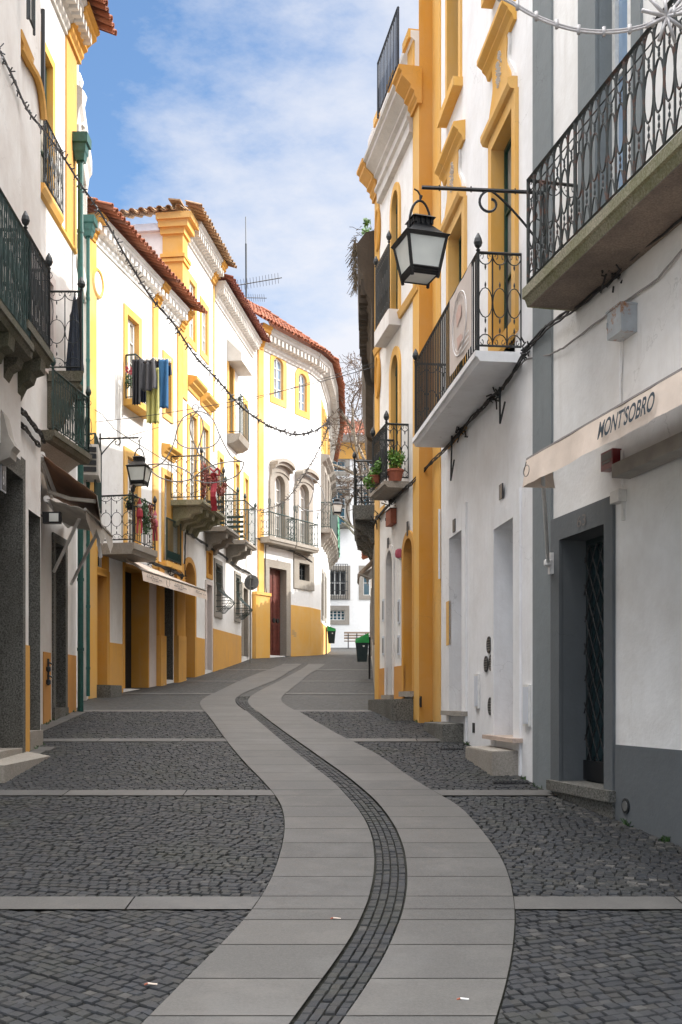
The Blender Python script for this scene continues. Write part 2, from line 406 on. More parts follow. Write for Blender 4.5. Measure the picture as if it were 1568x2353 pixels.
def tiles(m, A, B, up, pitch=.22, courses=5, clen=.42):
    """barrel tile roof: A-B eave line, up = vector up the slope (unit)."""
    A = Vector(A); B = Vector(B); L = (B - A).length; t = (B - A) / L; up = Vector(up).normalized(); nn = t.cross(up).normalized()
    if nn.z < 0: nn = -nn
    k = max(1, int(L / pitch)); r = pitch * .31
    for i in range(k + 1):
        for kind in (0, 1):
            if kind and i == k: continue
            base = A + t * (L * (i + (.5 if kind else 0)) / k)
            for c in range(courses):
                if kind and c > 2: continue
                jx = random.uniform(-.012, .012); jl = random.uniform(-.02, .02)
                rr = r * random.uniform(.94, 1.06)
                s0 = base + up * (c * clen - .03 + jl) + t * jx; s1 = base + up * (c * clen + clen + .05)
                l0 = .05 if not kind else .02; l1 = .02 if not kind else 0
                vs = []
                for (pp, q, lift) in ((s0, rr * 1.12, l0), (s1, rr * .92, l1)):
                    for th in (0, .016):
                        for j in range(7):
                            an = math.pi * j / 6; sg = 1 if not kind else -1
                            vs.append(pp + t * math.cos(an) * (q - th) + nn * (lift + sg * (math.sin(an) * (q - th)) * .85 + (.0 if not kind else .035)))
                fs = []
                for j in range(6):
                    fs += [(j, j + 1, 14 + j + 1, 14 + j), (7 + j, 7 + j + 1, 21 + j + 1, 21 + j), (j, j + 1, 7 + j + 1, 7 + j), (14 + j, 15 + j, 22 + j, 21 + j)]
                m.add(vs, fs)
def roof(F, root, u0, u1, ze, over=.55, back=4., slope=.42, mat='tilered', courses=None, ridge=True, under=True):
    m = MB(); up = Vector((-F.n.x, -F.n.y, slope)); ln = up.length
    A, B = F.W(u0, over, ze), F.W(u1, over, ze)
    L = (over + back) * ln; cc = courses or int(L / .42) + 1
    tiles(m, A, B, up, courses=cc); 
    r = m.build('roof', mat, root, recalc=False)
    s = MB(); z1 = ze + (over + back) * slope
    s.box([F.W(u0, .05, ze + over * slope), F.W(u1, .05, ze + over * slope), F.W(u1, -back, z1 - .06), F.W(u0, -back, z1 - .06),
           F.W(u0, .05, ze + over * slope + .04), F.W(u1, .05, ze + over * slope + .04), F.W(u1, -back, z1 - .02), F.W(u0, -back, z1 - .02)])
    s.build('roof_deck', mat, root); return r
# ---------------------------------------------------------------- railings
def ellipse(m, c, t, a, b, r, n=16, nz=4):
    c = Vector(c); m.tube([c + t * a * math.cos(2 * math.pi * i / n) + Vector((0, 0, b * math.sin(2 * math.pi * i / n))) for i in range(n)], r, nz, True)
def rail_seg(m, a, b, z0, h, sp, style, r=.011, gap=.07):
    a = Vector((a[0], a[1], 0)); b = Vector((b[0], b[1], 0)); L = (b - a).length; t = (b - a) / L
    pa = lambda s, z: a + t * s + Vector((0, 0, z))
    zt, zb = z0 + h, z0 + gap
    m.tube([pa(0, zt), pa(L, zt)], .024, 4); m.tube([pa(0, zb), pa(L, zb)], .014, 4)
    if style in ('scroll', 'ellipse'): m.tube([pa(0, zt - .14), pa(L, zt - .14)], .008, 4)
    k = max(2, int(round(L / sp)))
    for i in range(k + 1):
        s = L * i / k; thick = r * (1.7 if i in (0, k) or (style == 'ellipse' and i % 6 == 0) else 1)
        m.tube([pa(s, zb if i not in (0, k) else z0), pa(s, zt)], thick, 4)
        if i < k:
            sm = s + L / k / 2; w = L / k / 2
            if style == 'ellipse':
                ellipse(m, pa(sm, z0 + h * .52), t, w * .95, h * .19, .010, 14); ellipse(m, pa(sm, zt - .13), t, w * .9, .11, .008, 10)
                m.tube([pa(sm - w * .9 + w * 1.8 * q / 6, zb + .17 * math.sin(math.pi * q / 6)) for q in range(7)], .009, 4)
                for zz in (z0 + h * .74, z0 + h * .29, zt - .26, zb + .20): m.lathe(pa(sm, zz), [(.002, -.035), (.011, -.01), (.011, .01), (.002, .035)], 5)
            elif style == 'scroll' and i % 2 == 0:
                ellipse(m, pa(s, z0 + h * .5), t, w * 1.1, h * .17, .007, 12); ellipse(m, pa(s, zt - .07), t, w * .9, .05, .006, 8); ellipse(m, pa(s, zb + .08), t, w * .9, .06, .006, 8)
            elif style == 'weave':
                q = 8; ph = math.pi * (i % 2)
                m.tube([pa(sm + w * 1.3 * math.sin(2 * math.pi * j / q + ph), zb + (h - gap) * j / q) for j in range(q + 1)], .010, 4)
                ellipse(m, pa(sm, z0 + h * (.3 + .4 * (i % 2))), t, w, h * .14, .009, 10)
def finial(m, p, r=.055, h=.2):
    m.lathe(p, [(.012, 0), (.03, .03), (.014, .05), (r * .75, .08), (r, .12), (r * .8, .17), (.01, .17 + h * .35)], 10)
def rail_end(m, a, b, z0, h, n=3, r=.009):          # short perpendicular side with hoops, ovals and scrolls
    a = Vector((a[0], a[1], 0)); b = Vector((b[0], b[1], 0)); L = (b - a).length; t = (b - a) / L
    pa = lambda s, z: a + t * s + Vector((0, 0, z))
    m.tube([pa(0, z0 + h), pa(L, z0 + h)], .02, 4); m.tube([pa(0, z0 + .08), pa(L, z0 + .08)], .014, 4)
    w = L / n / 2
    for i in range(n + 1): m.tube([pa(L * i / n, z0 + .08), pa(L * i / n, z0 + h)], r if 0 < i < n else r * 1.6, 4)
    for i in range(n):
        s = L * (i + .5) / n
        ellipse(m, pa(s, z0 + h * .5), t, w * .97, h * .15, r * .8, 16)
        m.tube([pa(s + w * math.cos(math.pi * q / 8), z0 + h - .02 - h * .1 * math.sin(math.pi * q / 8)) for q in range(9)], r * .8, 4)
        m.tube([pa(s + w * math.cos(math.pi * q / 8), z0 + .10 + h * .1 * math.sin(math.pi * q / 8)) for q in range(9)], r * .8, 4)
        for zz in (z0 + h * .68, z0 + h * .32, z0 + h * .86, z0 + h * .22): m.lathe(pa(s, zz), [(.002, -.04), (.012, -.01), (.012, .012), (.002, .04)], 5)
        for sg in (-1, 1):
            for zc, up in ((z0 + h - .045, 1), (z0 + .125, -1)):
                m.tube([pa(s + sg * w * (.42 + .26 * math.cos(q * .8) * (1 - q / 9)), zc + up * .03 * math.sin(q * .8)) for q in range(8)], r * .55, 4)
def balcony(F, root, u0, u1, over, z, thick=.14, h=1.05, sp=.12, style='plain', slab='granitelight', mat='iron', near=True, far=True,
            corbels=0, cmat='granitelight', label=None, fin=True, name='balcony', ext=0.0, endstyle='hoop'):
    if u0 > u1: u0, u1 = u1, u0
    m = MB()
    m.prism(F, [(0, z - thick), (over - .06, z - thick), (over - .03, z - thick * .6), (over, z - thick * .55), (over, z), (0, z)], u0, u1)
    for i in range(corbels):
        uc = u0 + (u1 - u0) * (i + .5) / corbels if corbels > 1 else (u0 + u1) / 2
        cw = .13
        m.prism(F, [(0, z - thick - .55), (.08, z - thick - .52), (.16, z - thick - .36), (over * .55, z - thick - .30), (over * .62, z - thick - .2), (over * .85, z - thick - .16), (over * .88, z - thick - .003), (0, z - thick - .003)], uc - cw, uc + cw)
    s = m.build(name, slab, root)
    if label: s['label'] = label
    r = MB(); e = .05; a, b = F.W(u0 + e, over - e, 0), F.W(u1 - e, over - e, 0)
    rail_seg(r, a, b, z, h, sp, style)
    endf = rail_end if endstyle == 'hoop' else (lambda m_, p, q, z_, h_: rail_seg(m_, p, q, z_, h_, sp, style))
    if near: endf(r, a, F.W(u0 + e, .0, 0), z, h)
    if far: endf(r, b, F.W(u1 - e, .0, 0), z, h)
    if fin:
        for q in (a, b): finial(r, (q.x, q.y, z + h))
    r.build('railing', mat, s); return s
def blob(m, c, rx, ry, rz, n, s, seed=0):            # leaf cluster made of small faces
    rnd = random.Random(seed); c = Vector(c)
    for _ in range(n):
        d = Vector((rnd.gauss(0, 1), rnd.gauss(0, 1), rnd.gauss(0, 1))); d.normalize(); d *= rnd.random() ** .45
        p = c + Vector((d.x * rx, d.y * ry, d.z * rz))
        a = Vector((rnd.uniform(-1, 1), rnd.uniform(-1, 1), rnd.uniform(-1, 1))).normalized() * s * rnd.uniform(.6, 1.3)
        b = a.orthogonal().normalized() * s * .45
        m.add([p - a, p + b, p + a, p - b], [(0, 1, 2, 3)])
def disc(m, c, n, r, th=.02, k=20, sx=1.0):
    c = Vector(c); n = Vector(n).normalized(); up = Vector((0, 0, 1)); t = up.cross(n).normalized()
    A = [c + t * math.cos(2 * math.pi * i / k) * r * sx + up * math.sin(2 * math.pi * i / k) * r for i in range(k)]
    m.add(A + [p + n * th for p in A], [tuple(reversed(range(k))), tuple(range(k, 2 * k))] + [(i, (i + 1) % k, k + (i + 1) % k, k + i) for i in range(k)])
def text(body, name, mat, parent, origin, right, up, size, depth=.004, shear=0, stretch=1., spacing=1., bold=0.):
    cu = bpy.data.curves.new(name, 'FONT'); cu.body = body; cu.size = 1; cu.shear = shear; cu.extrude = .0; cu.offset = bold; cu.space_character = spacing
    o = bpy.data.objects.new('tmp', cu); C.objects.link(o)
    dg = bpy.context.evaluated_depsgraph_get(); me = bpy.data.meshes.new_from_object(o.evaluated_get(dg)); bpy.data.objects.remove(o)
    right = Vector(right).normalized(); up = Vector(up); nn = right.cross(up).normalized()
    m = MB(); vs = [Vector(origin) + right * v.co.x * size * stretch + up * v.co.y * size + nn * depth for v in me.vertices]
    m.add(vs, [tuple(p.vertices) for p in me.polygons]); bpy.data.meshes.remove(me)
    return m.build(name, mat, parent, recalc=False)
# ================================================================ GROUND
def edge(pts):
    q = sorted([gpt(*p) for p in pts], key=lambda a: a[1])
    def f(Y):
        def lin(y):
            if y <= q[0][1]:
                (x0, y0), (x1, y1) = q[0], q[1]; return x0 + (x1 - x0) * (y - y0) / (y1 - y0)
            for (x0, y0), (x1, y1) in zip(q, q[1:]):
                if y <= y1: return x0 + (x1 - x0) * (y - y0) / max(1e-6, y1 - y0)
            return q[-1][0]
        w = .22 if Y < 14 else .5
        return sum(lin(Y + w * k) for k in (-2, -1, 0, 1, 2)) / 5
    return f
eL = edge([(340, 2353), (450, 2240), (540, 2150), (590, 2090), (630, 2020), (655, 1930), (655, 1880), (640, 1840), (600, 1795), (555, 1750), (520, 1705), (485, 1655), (456, 1620), (463, 1607), (500, 1590), (550, 1565), (600, 1545), (655, 1526)])
eA = edge([(675, 2353), (740, 2262), (800, 2180), (835, 2110), (858, 2040), (862, 1970), (850, 1910), (820, 1860), (770, 1805), (700, 1750), (640, 1700), (570, 1640), (535, 1613), (545, 1600), (590, 1580), (640, 1560), (670, 1540), (695, 1527)])
eB = edge([(792, 2353), (870, 2240), (912, 2150), (935, 2080), (938, 2000), (925, 1940), (900, 1890), (860, 1840), (800, 1790), (730, 1740), (660, 1690), (600, 1645), (566, 1615), (575, 1600), (612, 1580), (652, 1560), (690, 1540), (710, 1527)])
eR = edge([(1140, 2353), (1160, 2290), (1175, 2220), (1185, 2130), (1180, 2060), (1160, 1990), (1120, 1930), (1060, 1860), (990, 1820), (940, 1790), (860, 1730), (790, 1700), (740, 1670), (690, 1640), (652, 1620), (642, 1608), (655, 1595), (680, 1575), (710, 1550), (750, 1526)])
YEND = gy(1526)
m = MB(); ys = [y for y, _ in GP]; ys = sorted(set(ys + [i * .5 for i in range(-6, 140)])); xs = [-70, -30, -12, -6, -3, 0, 3, 6, 12, 30, 70]
for a, b in zip(ys, ys[1:]):
    for c, d in zip(xs, xs[1:]): m.quad((c, a, G(a)), (d, a, G(a)), (d, b, G(b)), (c, b, G(b)))
tag(m.build('ground', 'cobble', recalc=False), 'dark grey cobbled street rising away between the houses', 'ground', kind='structure')
NEAR = 20.3
m = MB(); yy = [3.6 + .4 * i for i in range(42)]
for a, b in zip(yy, yy[1:]): m.quad((-5.6, a, G(a) + .006), (4.4, a, G(a) + .006), (4.4, b, G(b) + .006), (-5.6, b, G(b) + .006))
tag(m.build('joint_bed', 'joint', recalc=False), 'dark mossy sand between the paving setts', 'ground', kind='structure')
STR = [7.4, 11.85, 16.2, 20.6, 25.0, 29.4, 33.8]; SW = .17
def leftwall(Y): return -4.06 - .04 * (Y - 4) if Y < 15.76 else (-5.22 if Y < 20.5 else (-5.72 + .2 * (Y - 23.5) if Y < 29.56 else -4.51 + .13 * (Y - 29.56)))
def rightwall(Y): return 2.31 - .22 * (Y - 12.4) if Y < 12.4 else (2.31 - .11 * (Y - 12.4) if Y < 18.5 else (1.403 - .1825 * (Y - 18.5) if Y < 22.1 else .75 + .024 * (Y - 22.1)))
def slab(m, c, top=.026, bot=.0):
    r = []
    for x, y in c: r.append((x, y, G(y) + bot))
    for x, y in c: r.append((x, y, G(y) + top))
    m.box(r)
m = MB(); g = .006
Y = 4.6; cuts = []
while Y < YEND:
    nxt = Y + random.uniform(.55, .68)
    for s in STR:
        if Y < s - SW < nxt + .25: nxt = s - SW
        if abs(Y - (s - SW)) < 1e-6: nxt = s + SW
    cuts.append((Y, min(nxt, YEND))); Y = nxt
for a, b in cuts:
    for e0, e1 in ((eL, eA), (eB, eR)):
        n = 3
        for i in range(n):                       # keeps the curved edge inside one slab row
            y0 = a + g + (b - a - 2 * g) * i / n; y1 = a + g + (b - a - 2 * g) * (i + 1) / n
            if i == 0: base = len(m.v)
            r0, r1 = [(e0(y0), y0), (e1(y0), y0)], [(e1(y1), y1), (e0(y1), y1)]
            tp = .034 if a < NEAR else .012
            if i == 0: idx = len(m.v); m.add([(x, y, G(y) + tp) for x, y in r0], [])
            k = len(m.v); m.add([(x, y, G(y) + tp) for x, y in (r1[1], r1[0])], []); m.f.append([k - 2, k - 1, k + 1, k]); m.m.append(0)
tag(m.build('path', 'slabs', recalc=False), 'winding double band of pale granite slabs down the middle of the street', 'path', kind='structure')
m = MB()
for s in STR:
    for x0, x1 in ((leftwall(s) - .1, eL(s)), (eR(s), rightwall(s) + .15)):
        x = x0
        while x < x1 - .05:
            e = min(x1, x + random.uniform(1.0, 1.6)); e = x1 if x1 - e < .4 else e
            a0, b0 = x + g, e - g
            tp = .032 if s < NEAR else .010
            la = (lambda xx, yy_: eL(yy_)) if x1 == eL(s) and e == x1 else None
            m.add([(a0 if not (x == x0 and x0 == eR(s)) else eR(s - SW) + g, s - SW + g, G(s - SW) + tp), (b0 if not (e == x1 and x1 == eL(s)) else eL(s - SW) - g, s - SW + g, G(s - SW) + tp),
                   (b0 if not (e == x1 and x1 == eL(s)) else eL(s + SW) - g, s + SW - g, G(s + SW) + tp), (a0 if not (x == x0 and x0 == eR(s)) else eR(s + SW) + g, s + SW - g, G(s + SW) + tp)], [(0, 1, 2, 3)])
            x = e
tag(m.build('stone_strips', 'slabs', recalc=False), 'narrow pale granite strips crossing the cobbled street at regular intervals', 'paving', kind='structure')
m = MB(); rnd = random.Random(3)
def sett(c4, tilt=.004):
    cx = sum(p[0] for p in c4) / 4; cy = sum(p[1] for p in c4) / 4; h = .024 + rnd.uniform(-tilt, tilt); tx, ty = rnd.uniform(-.035, .035), rnd.uniform(-.035, .035)
    lo = [(x, y, G(y) + .002) for x, y in c4]; f = rnd.uniform(.80, .88)
    hi = [(cx + (x - cx) * f, cy + (y - cy) * f) for x, y in c4]
    md = [(cx + (x - cx) * .955, cy + (y - cy) * .955, G(y) + h - .008) for x, y in c4]
    hi = [(x, y, G(y) + h + (x - cx) * tx + (y - cy) * ty) for x, y in hi]
    m.add(lo + md + hi, [(0, 1, 5, 4), (1, 2, 6, 5), (2, 3, 7, 6), (3, 0, 4, 7), (4, 5, 9, 8), (5, 6, 10, 9), (6, 7, 11, 10), (7, 4, 8, 11), (8, 9, 10, 11)])
panels = [(4.4, STR[0] - SW), (STR[0] + SW, STR[1] - SW), (STR[1] + SW, STR[2] - SW), (STR[2] + SW, NEAR)]
for pi_, (ya, yb) in enumerate(panels):
    for side in (0, 1):
        ang = ([-.62, .35][side] if pi_ == 0 else [-.22, -.30][side] if pi_ == 1 else [.1, -.15][side])
        lo = (lambda y: leftwall(y)) if side == 0 else (lambda y: eR(y)); hi = (lambda y: eL(y)) if side == 0 else (lambda y: rightwall(y))
        ca, sa = math.cos(ang), math.sin(ang); px_, py_ = .080, .072
        cxm = (lo((ya + yb) / 2) + hi((ya + yb) / 2)) / 2; cym = (ya + yb) / 2
        for j in range(-112, 112):
            jo = rnd.uniform(0, px_); wob = rnd.uniform(-.01, .01)
            for i in range(-95, 95):
                u = i * px_ + jo + rnd.uniform(-.012, .012); v = j * py_ + wob + .035 * math.sin(u * 1.3 + j * .1)
                x = cxm + u * ca - v * sa; y = cym + u * sa + v * ca
                if not (ya - .03 < y < yb + .03): continue
                L_, H_ = lo(y), hi(y)
                if not (L_ - .03 < x < H_ + .03): continue
                w, h = px_ * .5 * rnd.uniform(.88, 1.0), py_ * .5 * rnd.uniform(.86, .98); jr = rnd.uniform(-.09, .09); c2, s2 = math.cos(ang + jr), math.sin(ang + jr)
                c4 = []
                for a, b in ((-w, -h), (w, -h), (w, h), (-w, h)):
                    X = x + a * c2 - b * s2 + rnd.uniform(-.006, .006); Yc = y + a * s2 + b * c2 + rnd.uniform(-.006, .006)
                    Yc = min(max(Yc, ya + .005), yb - .005); X = min(max(X, lo(Yc) + (.008 if side else 0)), hi(Yc) - (.008 if not side else 0)); c4.append((X, Yc))
                ar = abs((c4[1][0] - c4[0][0]) * (c4[3][1] - c4[0][1]) - (c4[1][1] - c4[0][1]) * (c4[3][0] - c4[0][0]))
                if ar > .0009:
                    dw = (rightwall(y) - x) if side else (x - leftwall(y)); pr_ = max(0, .62 - dw / .75) if (side and y < 12.2) else max(0, .25 - dw) if side else max(0, .3 - dw * 1.2)
                    m.cur = 1 if rnd.random() < pr_ or (side and abs(x - 2.0 + .12 * (y - 8)) < .5 and 7.6 < y < 9.5 and rnd.random() < .10) else 0; sett(c4)
m.cur = 0
# centre strip: four columns that follow the curve
Yc = 4.5
while Yc < 24:
    for c in range(4):
        dy = rnd.uniform(.075, .10); y = Yc + rnd.uniform(-.02, .02)
        if True:
            def xx(f, yq): return eA(yq) + .012 + (eB(yq) - eA(yq) - .024) * f
            f0, f1 = c / 4 + .012, (c + 1) / 4 - .012
            sett([(xx(f0, y), y), (xx(f1, y), y), (xx(f1, y + .085), y + .085), (xx(f0, y + .085), y + .085)])
    Yc += .094
o = m.build('cobblestones', ['sett', 'settdust'], recalc=False); tag(o, 'dark grey basalt setts laid in rows over the near street', 'cobbles', kind='stuff')
m = MB(); y = 12.4
while y < 20.4:
    d_ = rnd.uniform(.28, .5); w0 = leftwall(y); wd = .30 if y > 15 else .24
    if not (15.6 < y + d_ and y < 15.9): slab(m, [(w0 + .03, y + .008), (w0 + wd, y + .008), (leftwall(y + d_) + wd, y + d_), (leftwall(y + d_) + .03, y + d_)], .034, 0)
    y += d_
tag(m.build('gutter_stones', 'slabs'), 'pale flat stones along the foot of the left walls', 'paving', kind='structure')
m = MB()
for i in range(150):
    y = rnd.uniform(7.5, 22); sd = rnd.random() < .5; x = (rightwall(y) - .03 - abs(rnd.gauss(0, .03))) if sd else (leftwall(y) + .04 + abs(rnd.gauss(0, .03)))
    if 10.2 < y < 11.9 and sd: continue
    for k in range(rnd.randint(3, 9)):
        d = Vector((rnd.gauss(0, .025), rnd.gauss(0, .04), rnd.uniform(.015, .07))); m.tube([(x, y, G(y) + .01), Vector((x, y, G(y) + .01)) + d], .005, 3)
tag(m.build('wall_foot_weeds', 'leafdark', recalc=False), 'small weeds and moss along the foot of the walls', 'weeds', kind='stuff')
# litter on the path
def litter(px, py, label, l=.05, mat='canvas'):
    x, y = gpt(px, py); q = MB(); q.tube([(x, y, G(y) + .041), (x + l, y + .006, G(y) + .034)], .005, 6); q.cur = 1; q.tube([(x - .018, y - .002, G(y) + .034), (x, y, G(y) + .041)], .005, 6)
    tag(q.build('cigarette_butt', [mat, 'terracotta']), label, 'cigarette butt', 'cigarette butts dropped in the street')
litter(1058, 2312, 'cigarette butt on the right hand stone band near the bottom of the picture', .045, 'whiteframe')
litter(766, 2123, 'cigarette butt on the left hand stone band beside the cobbled centre strip')
litter(340, 2277, 'cigarette butt lying on the dark cobbles left of the stone path')
def drain(px, py, w, d, label):
    x, y = gpt(px, py); q = MB(); z = G(y) + .03
    q.abox(x - w / 2, x + w / 2, y - d / 2, y + d / 2, z - .028, z - .008); q.cur = 1
    for i in range(9): a = x - w / 2 + w * (i + .5) / 9; q.abox(a - w / 40, a + w / 40, y - d / 2 + .02, y + d / 2 - .02, z - .008, z + .004)
    tag(q.build('drain_cover', ['dark', 'iron']), label, 'drain cover', 'drain covers in the cobbles')
drain(1171, 1800, .42, .34, 'iron drain grate in the cobbles between the grey pilaster and the near granite step')
drain(1037, 1724, .34, .3, 'iron drain grate in the cobbles between the two farther granite steps')
# ================================================================ RIGHT: grey building (A) and white building (B)
FA = Fac((4.158, 4), (2.31, 12.4), -1); FB = Fac((2.31, 12.4), (1.628, 18.6), -1)
A = empty('grey_trimmed_house', FA.W(FA.L, -1, 1), 'nearest right house, white with dark grey doorway, grey dado and long mossy balcony', 'house', 'houses along the street')
zg = lambda F, x, y, o=0: F.z(x, y, o)
sillz = FA.z(1292, 1795)
dA = window(FA, A, FA.u(1395), FA.u(1291.5), sillz, FA.z(1291.5, 1241), sur=0, smat='greydark', depth=.29, solid=None, fmat='darkdoor', pane='glassdeep', cols=2, rows=1, door=True, name='shop_door', fw=.07)
gb = MB(); u0, u1 = FA.u(1395), FA.u(1291.5); z0, z1 = sillz, FA.z(1291.5, 1241)
k = 6; w = (u1 - u0) / k
for i in range(-14, k + 1):
    for sg in (1, -1):
        a = Vector((u0 + i * w, z0 + .22)); n = 40; pts = []
        for j in range(n + 1):
            zz = z0 + .22 + (z1 - z0 - .3) * j / n; uu = (a.x + (zz - z0) * .55) if sg > 0 else (u1 - (a.x - u0) - (zz - z0) * .55)
            if u0 + .05 <= uu <= u1 - .05: pts.append(FA.W(uu, -.245, zz))
        if len(pts) > 1: gb.tube([pts[0], pts[-1]], .009, 4)
gb.fbox(FA, u0 + .05, u1 - .05, -.27, -.235, z0 + .02, z0 + .24)
gb.build('grille', 'black', dA)
wr = MB(); blob(wr, FA.W((u0 + u1) / 2 - .25, -.3, z1 - .42), .10, .02, .17, 160, .03, 4); wr.build('ribbon', 'redplastic', dA)
# upper french window
zt2 = 12.0; zs = FA.z(1325, 665)
wA = window(FA, A, FA.u(1456), FA.u(1374), zs, zt2, sur=.0, smat='greywall', depth=.16, pane='glassskyreflect', cols=2, rows=3, fw=.07, name='french_window')
band(FA, A, 'window_surround', FA.u(1374), FA.u(1334), zs, zt2, 'greywall', o=.03); band(FA, A, 'window_surround', FA.u(1478), FA.u(1456), zs, zt2, 'greywall', o=.03)
wA2 = window(FA, A, FA.u(1790), FA.u(1640), zs, zt2, sur=.18, smat='greywall', depth=.16, pane='glassskyreflect', cols=2, rows=3, fw=.07, name='french_window')
wall(FA, A, 0, FA.L, -1, 19, 'white')
uA = FA.u(1272)
band(FA, A, 'pilaster', uA, FA.L + .02, -.5, 19, 'greywall', o=.03, o0=-.3)
band(FA, A, 'door_surround', FA.u(1415), uA, -.5, FA.z(1291.5, 1188), 'greydark', o=.035)
band(FA, A, 'dado', 0, FA.u(1419), -1, FA.z(1419, 1711), 'greydark', o=.025)
m = MB(); m.fbox(FA, FA.u(1421), FA.u(1274), -.3, .10, sillz - .11, sillz + .002); m.fbox(FA, FA.u(1418), FA.u(1284), -.05, .05, sillz - .55, sillz - .11); m.build('doorstep', 'granite', A)
m = MB()
for h in (0, .03): pass
text('63', 'house_number', 'inkgrey', A, FA.W(FA.u(1334), .04, FA.z(1334, 1213)), FA.W(0, 0, 0) - FA.W(1, 0, 0), (0, 0, 1), .17, .004, stretch=1.4)
# long balcony
zb = FA.z(1325, 665) - .02
zb = EYE + (HY - 665) * FA.Y(1203, .605) / FL
uf = FA.u(1203, .605)
balcony(FA, A, 0.3, uf, .62, zb, thick=.19, h=1.15, sp=.165, style='ellipse', slab='mossy', mat='ironrust', near=False, fin=False, label='long mossy stone balcony with rusty ornate railing')
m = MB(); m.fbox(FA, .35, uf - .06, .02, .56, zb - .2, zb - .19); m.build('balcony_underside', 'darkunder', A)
for i in (1.5, 3.2, 5.0, 6.8):
    pass
# wall fittings on A
def boxthing(name, F, xa, xb, xr, yT, yB, out, mat, label, cat, group=None, z_off=0, extra=None):
    m = MB(); a, b = sorted((F.u(xa), F.u(xb))); zt, zb_ = F.z(xr, yT), F.z(xr, yB)
    m.fbox(F, a, b, 0.002, out, zb_, zt); mm = [mat]
    if extra: m.cur = 1; mm.append(extra[0]); extra[1](m, F, a, b, zb_, zt, out)
    return tag(m.build(name, mm), label, cat, group)
def lidf(m, F, a, b, z0, z1, o): m.fbox(F, a - .01, b + .01, 0, o + .012, z1 - .012, z1 + .004); m.fbox(F, b - .02, b - .005, o, o + .01, (z0 + z1) / 2 - .03, (z0 + z1) / 2 + .03)
jb = boxthing('junction_box', FA, 1465, 1432, 1440, 716, 780, .17, 'rustbox', 'rusty grey metal junction box high on the white wall above the awning', 'junction box', extra=('rustbox', lidf))
al = boxthing('alarm_box', FA, 1429, 1402, 1410, 1040, 1082, .10, 'redplastic', 'red alarm siren box on the wall under the cream awning', 'alarm', extra=('inkgrey', lambda m, F, a, b, z0, z1, o: (m.fbox(F, a + .02, b - .02, o, o + .004, z1 - .09, z1 - .02), m.fbox(F, a + .04, b - .03, o, o + .004, z0 + .06, z0 + .085))))
sb = boxthing('sensor_box', FA, 1441, 1421, 1430, 1129, 1156, .09, 'whitemetal', 'small white sensor box beside the top of the grey doorway', 'sensor', extra=('whitemetal', lambda m, F, a, b, z0, z1, o: m.fbox(F, a + .03, a + .06, 0, .03, z0 - .18, z0)))
m = MB(); u = FA.u(1430); m.tube([FA.W(u, .02, FA.z(1430, 786)), FA.W(u, .02, FA.z(1430, 920)), FA.W(u, .02, FA.z(1430, 1000))], .014, 6); m.tube([FA.W(u - .04, .02, FA.z(1430, 786)), FA.W(u - .02, .02, FA.z(1430, 860))], .008, 6)
m.tube([FA.W(FA.u(1436), .03, FA.z(1436, 1035)), FA.W(FA.u(1436), .03, FA.z(1436, 1120))], .016, 6)
tag(m.build('wall_conduit', 'white'), 'white conduit running down the wall from the rusty junction box', 'conduit')
m = MB(); disc(m, FA.W(FA.u(1445), .026, FA.z(1445, 1852)), (-FA.n.x * -1, -FA.n.y * -1, 0), .075, .012); m.cur = 1; disc(m, FA.W(FA.u(1445), .038, FA.z(1445, 1852)), (FA.n.x, FA.n.y, 0), .05, .006, 12)
tag(m.build('wall_vent', ['iron', 'galv']), 'round metal vent low on the dark grey dado right of the doorstep', 'vent', 'round vents in the walls')
# awning with lettering
AW = .85; zf = FA.z(1213, 1058.6, AW); ue = FA.u(1213, AW)
aw = empty('cream_awning', FA.W(ue - 1, AW, zf), 'cream canvas awning lettered in dark blue over the grey doorway', 'awning', 'awnings over the shopfronts')
m = MB(); n = 40; dz = .27
rr = random.Random(5)
row = [(ue - (ue - .6) * i / n) for i in range(n + 1)]
wob = [.018 * math.sin(i * .8) + .012 * math.sin(i * 2.3) + rr.uniform(-.009, .009) for i in range(n + 1)]
for i in range(n):
    a, b = row[i], row[i + 1]; wa, wb = wob[i], wob[i + 1]
    for (t0, t1) in ((0, .5), (.5, 1)):
        q = lambda u, t, w: FA.W(u, AW + .02 + .035 * t + .5 * w * (.3 + t), zf - dz * t)
        m.quad(q(a, t0, wa), q(b, t0, wb), q(b, t1, wb), q(a, t1, wa))
m.quad(FA.W(ue, AW + .02, zf), FA.W(ue, AW + .055, zf - dz), FA.W(ue + .06, AW - .32, zf - dz * .92), FA.W(ue + .02, AW - .25, zf + .06))
m.build('valance', 'canvas', aw, smooth=False)
m = MB(); m.quad(FA.W(ue, AW + .02, zf), FA.W(.6, AW + .02, zf), FA.W(.6, .12, zf + .35), FA.W(ue, .12, zf + .35)); m.build('canopy', 'canvas', aw, recalc=False)
m = MB(); m.tube([FA.W(ue, AW, zf + .01), FA.W(.6, AW, zf + .01)], .02, 6); m.build('front_bar', 'inkgrey', aw)
zr = FA.z(1411, 1010, .12); m = MB(); m.fbox(FA, .6, FA.u(1415, .2), .05, .24, zf - .27, zf - .14); m.build('housing', 'canvasgrey', aw)
m = MB(); ua = FA.u(1277); za = FA.z(1277, 1295); ub = FA.u(1243, AW)
m.tube([FA.W(ua, .09, za), FA.W(ub - .02, AW, zf - .02)], .022, 8); m.lathe(FA.W(ua, .09, za - .04), [(.02, 0), (.05, .02), (.05, .07), (.02, .09)], 10); m.fbox(FA, ua - .03, ua + .03, .035, .08, za - .12, za + .12); m.build('arm', 'whitemetal', aw)
ut = FA.u(1374, AW + .08); utr = FA.u(1503, AW + .08)
upd = FA.W(0, -.035, .27) - FA.W(0, 0, 0)
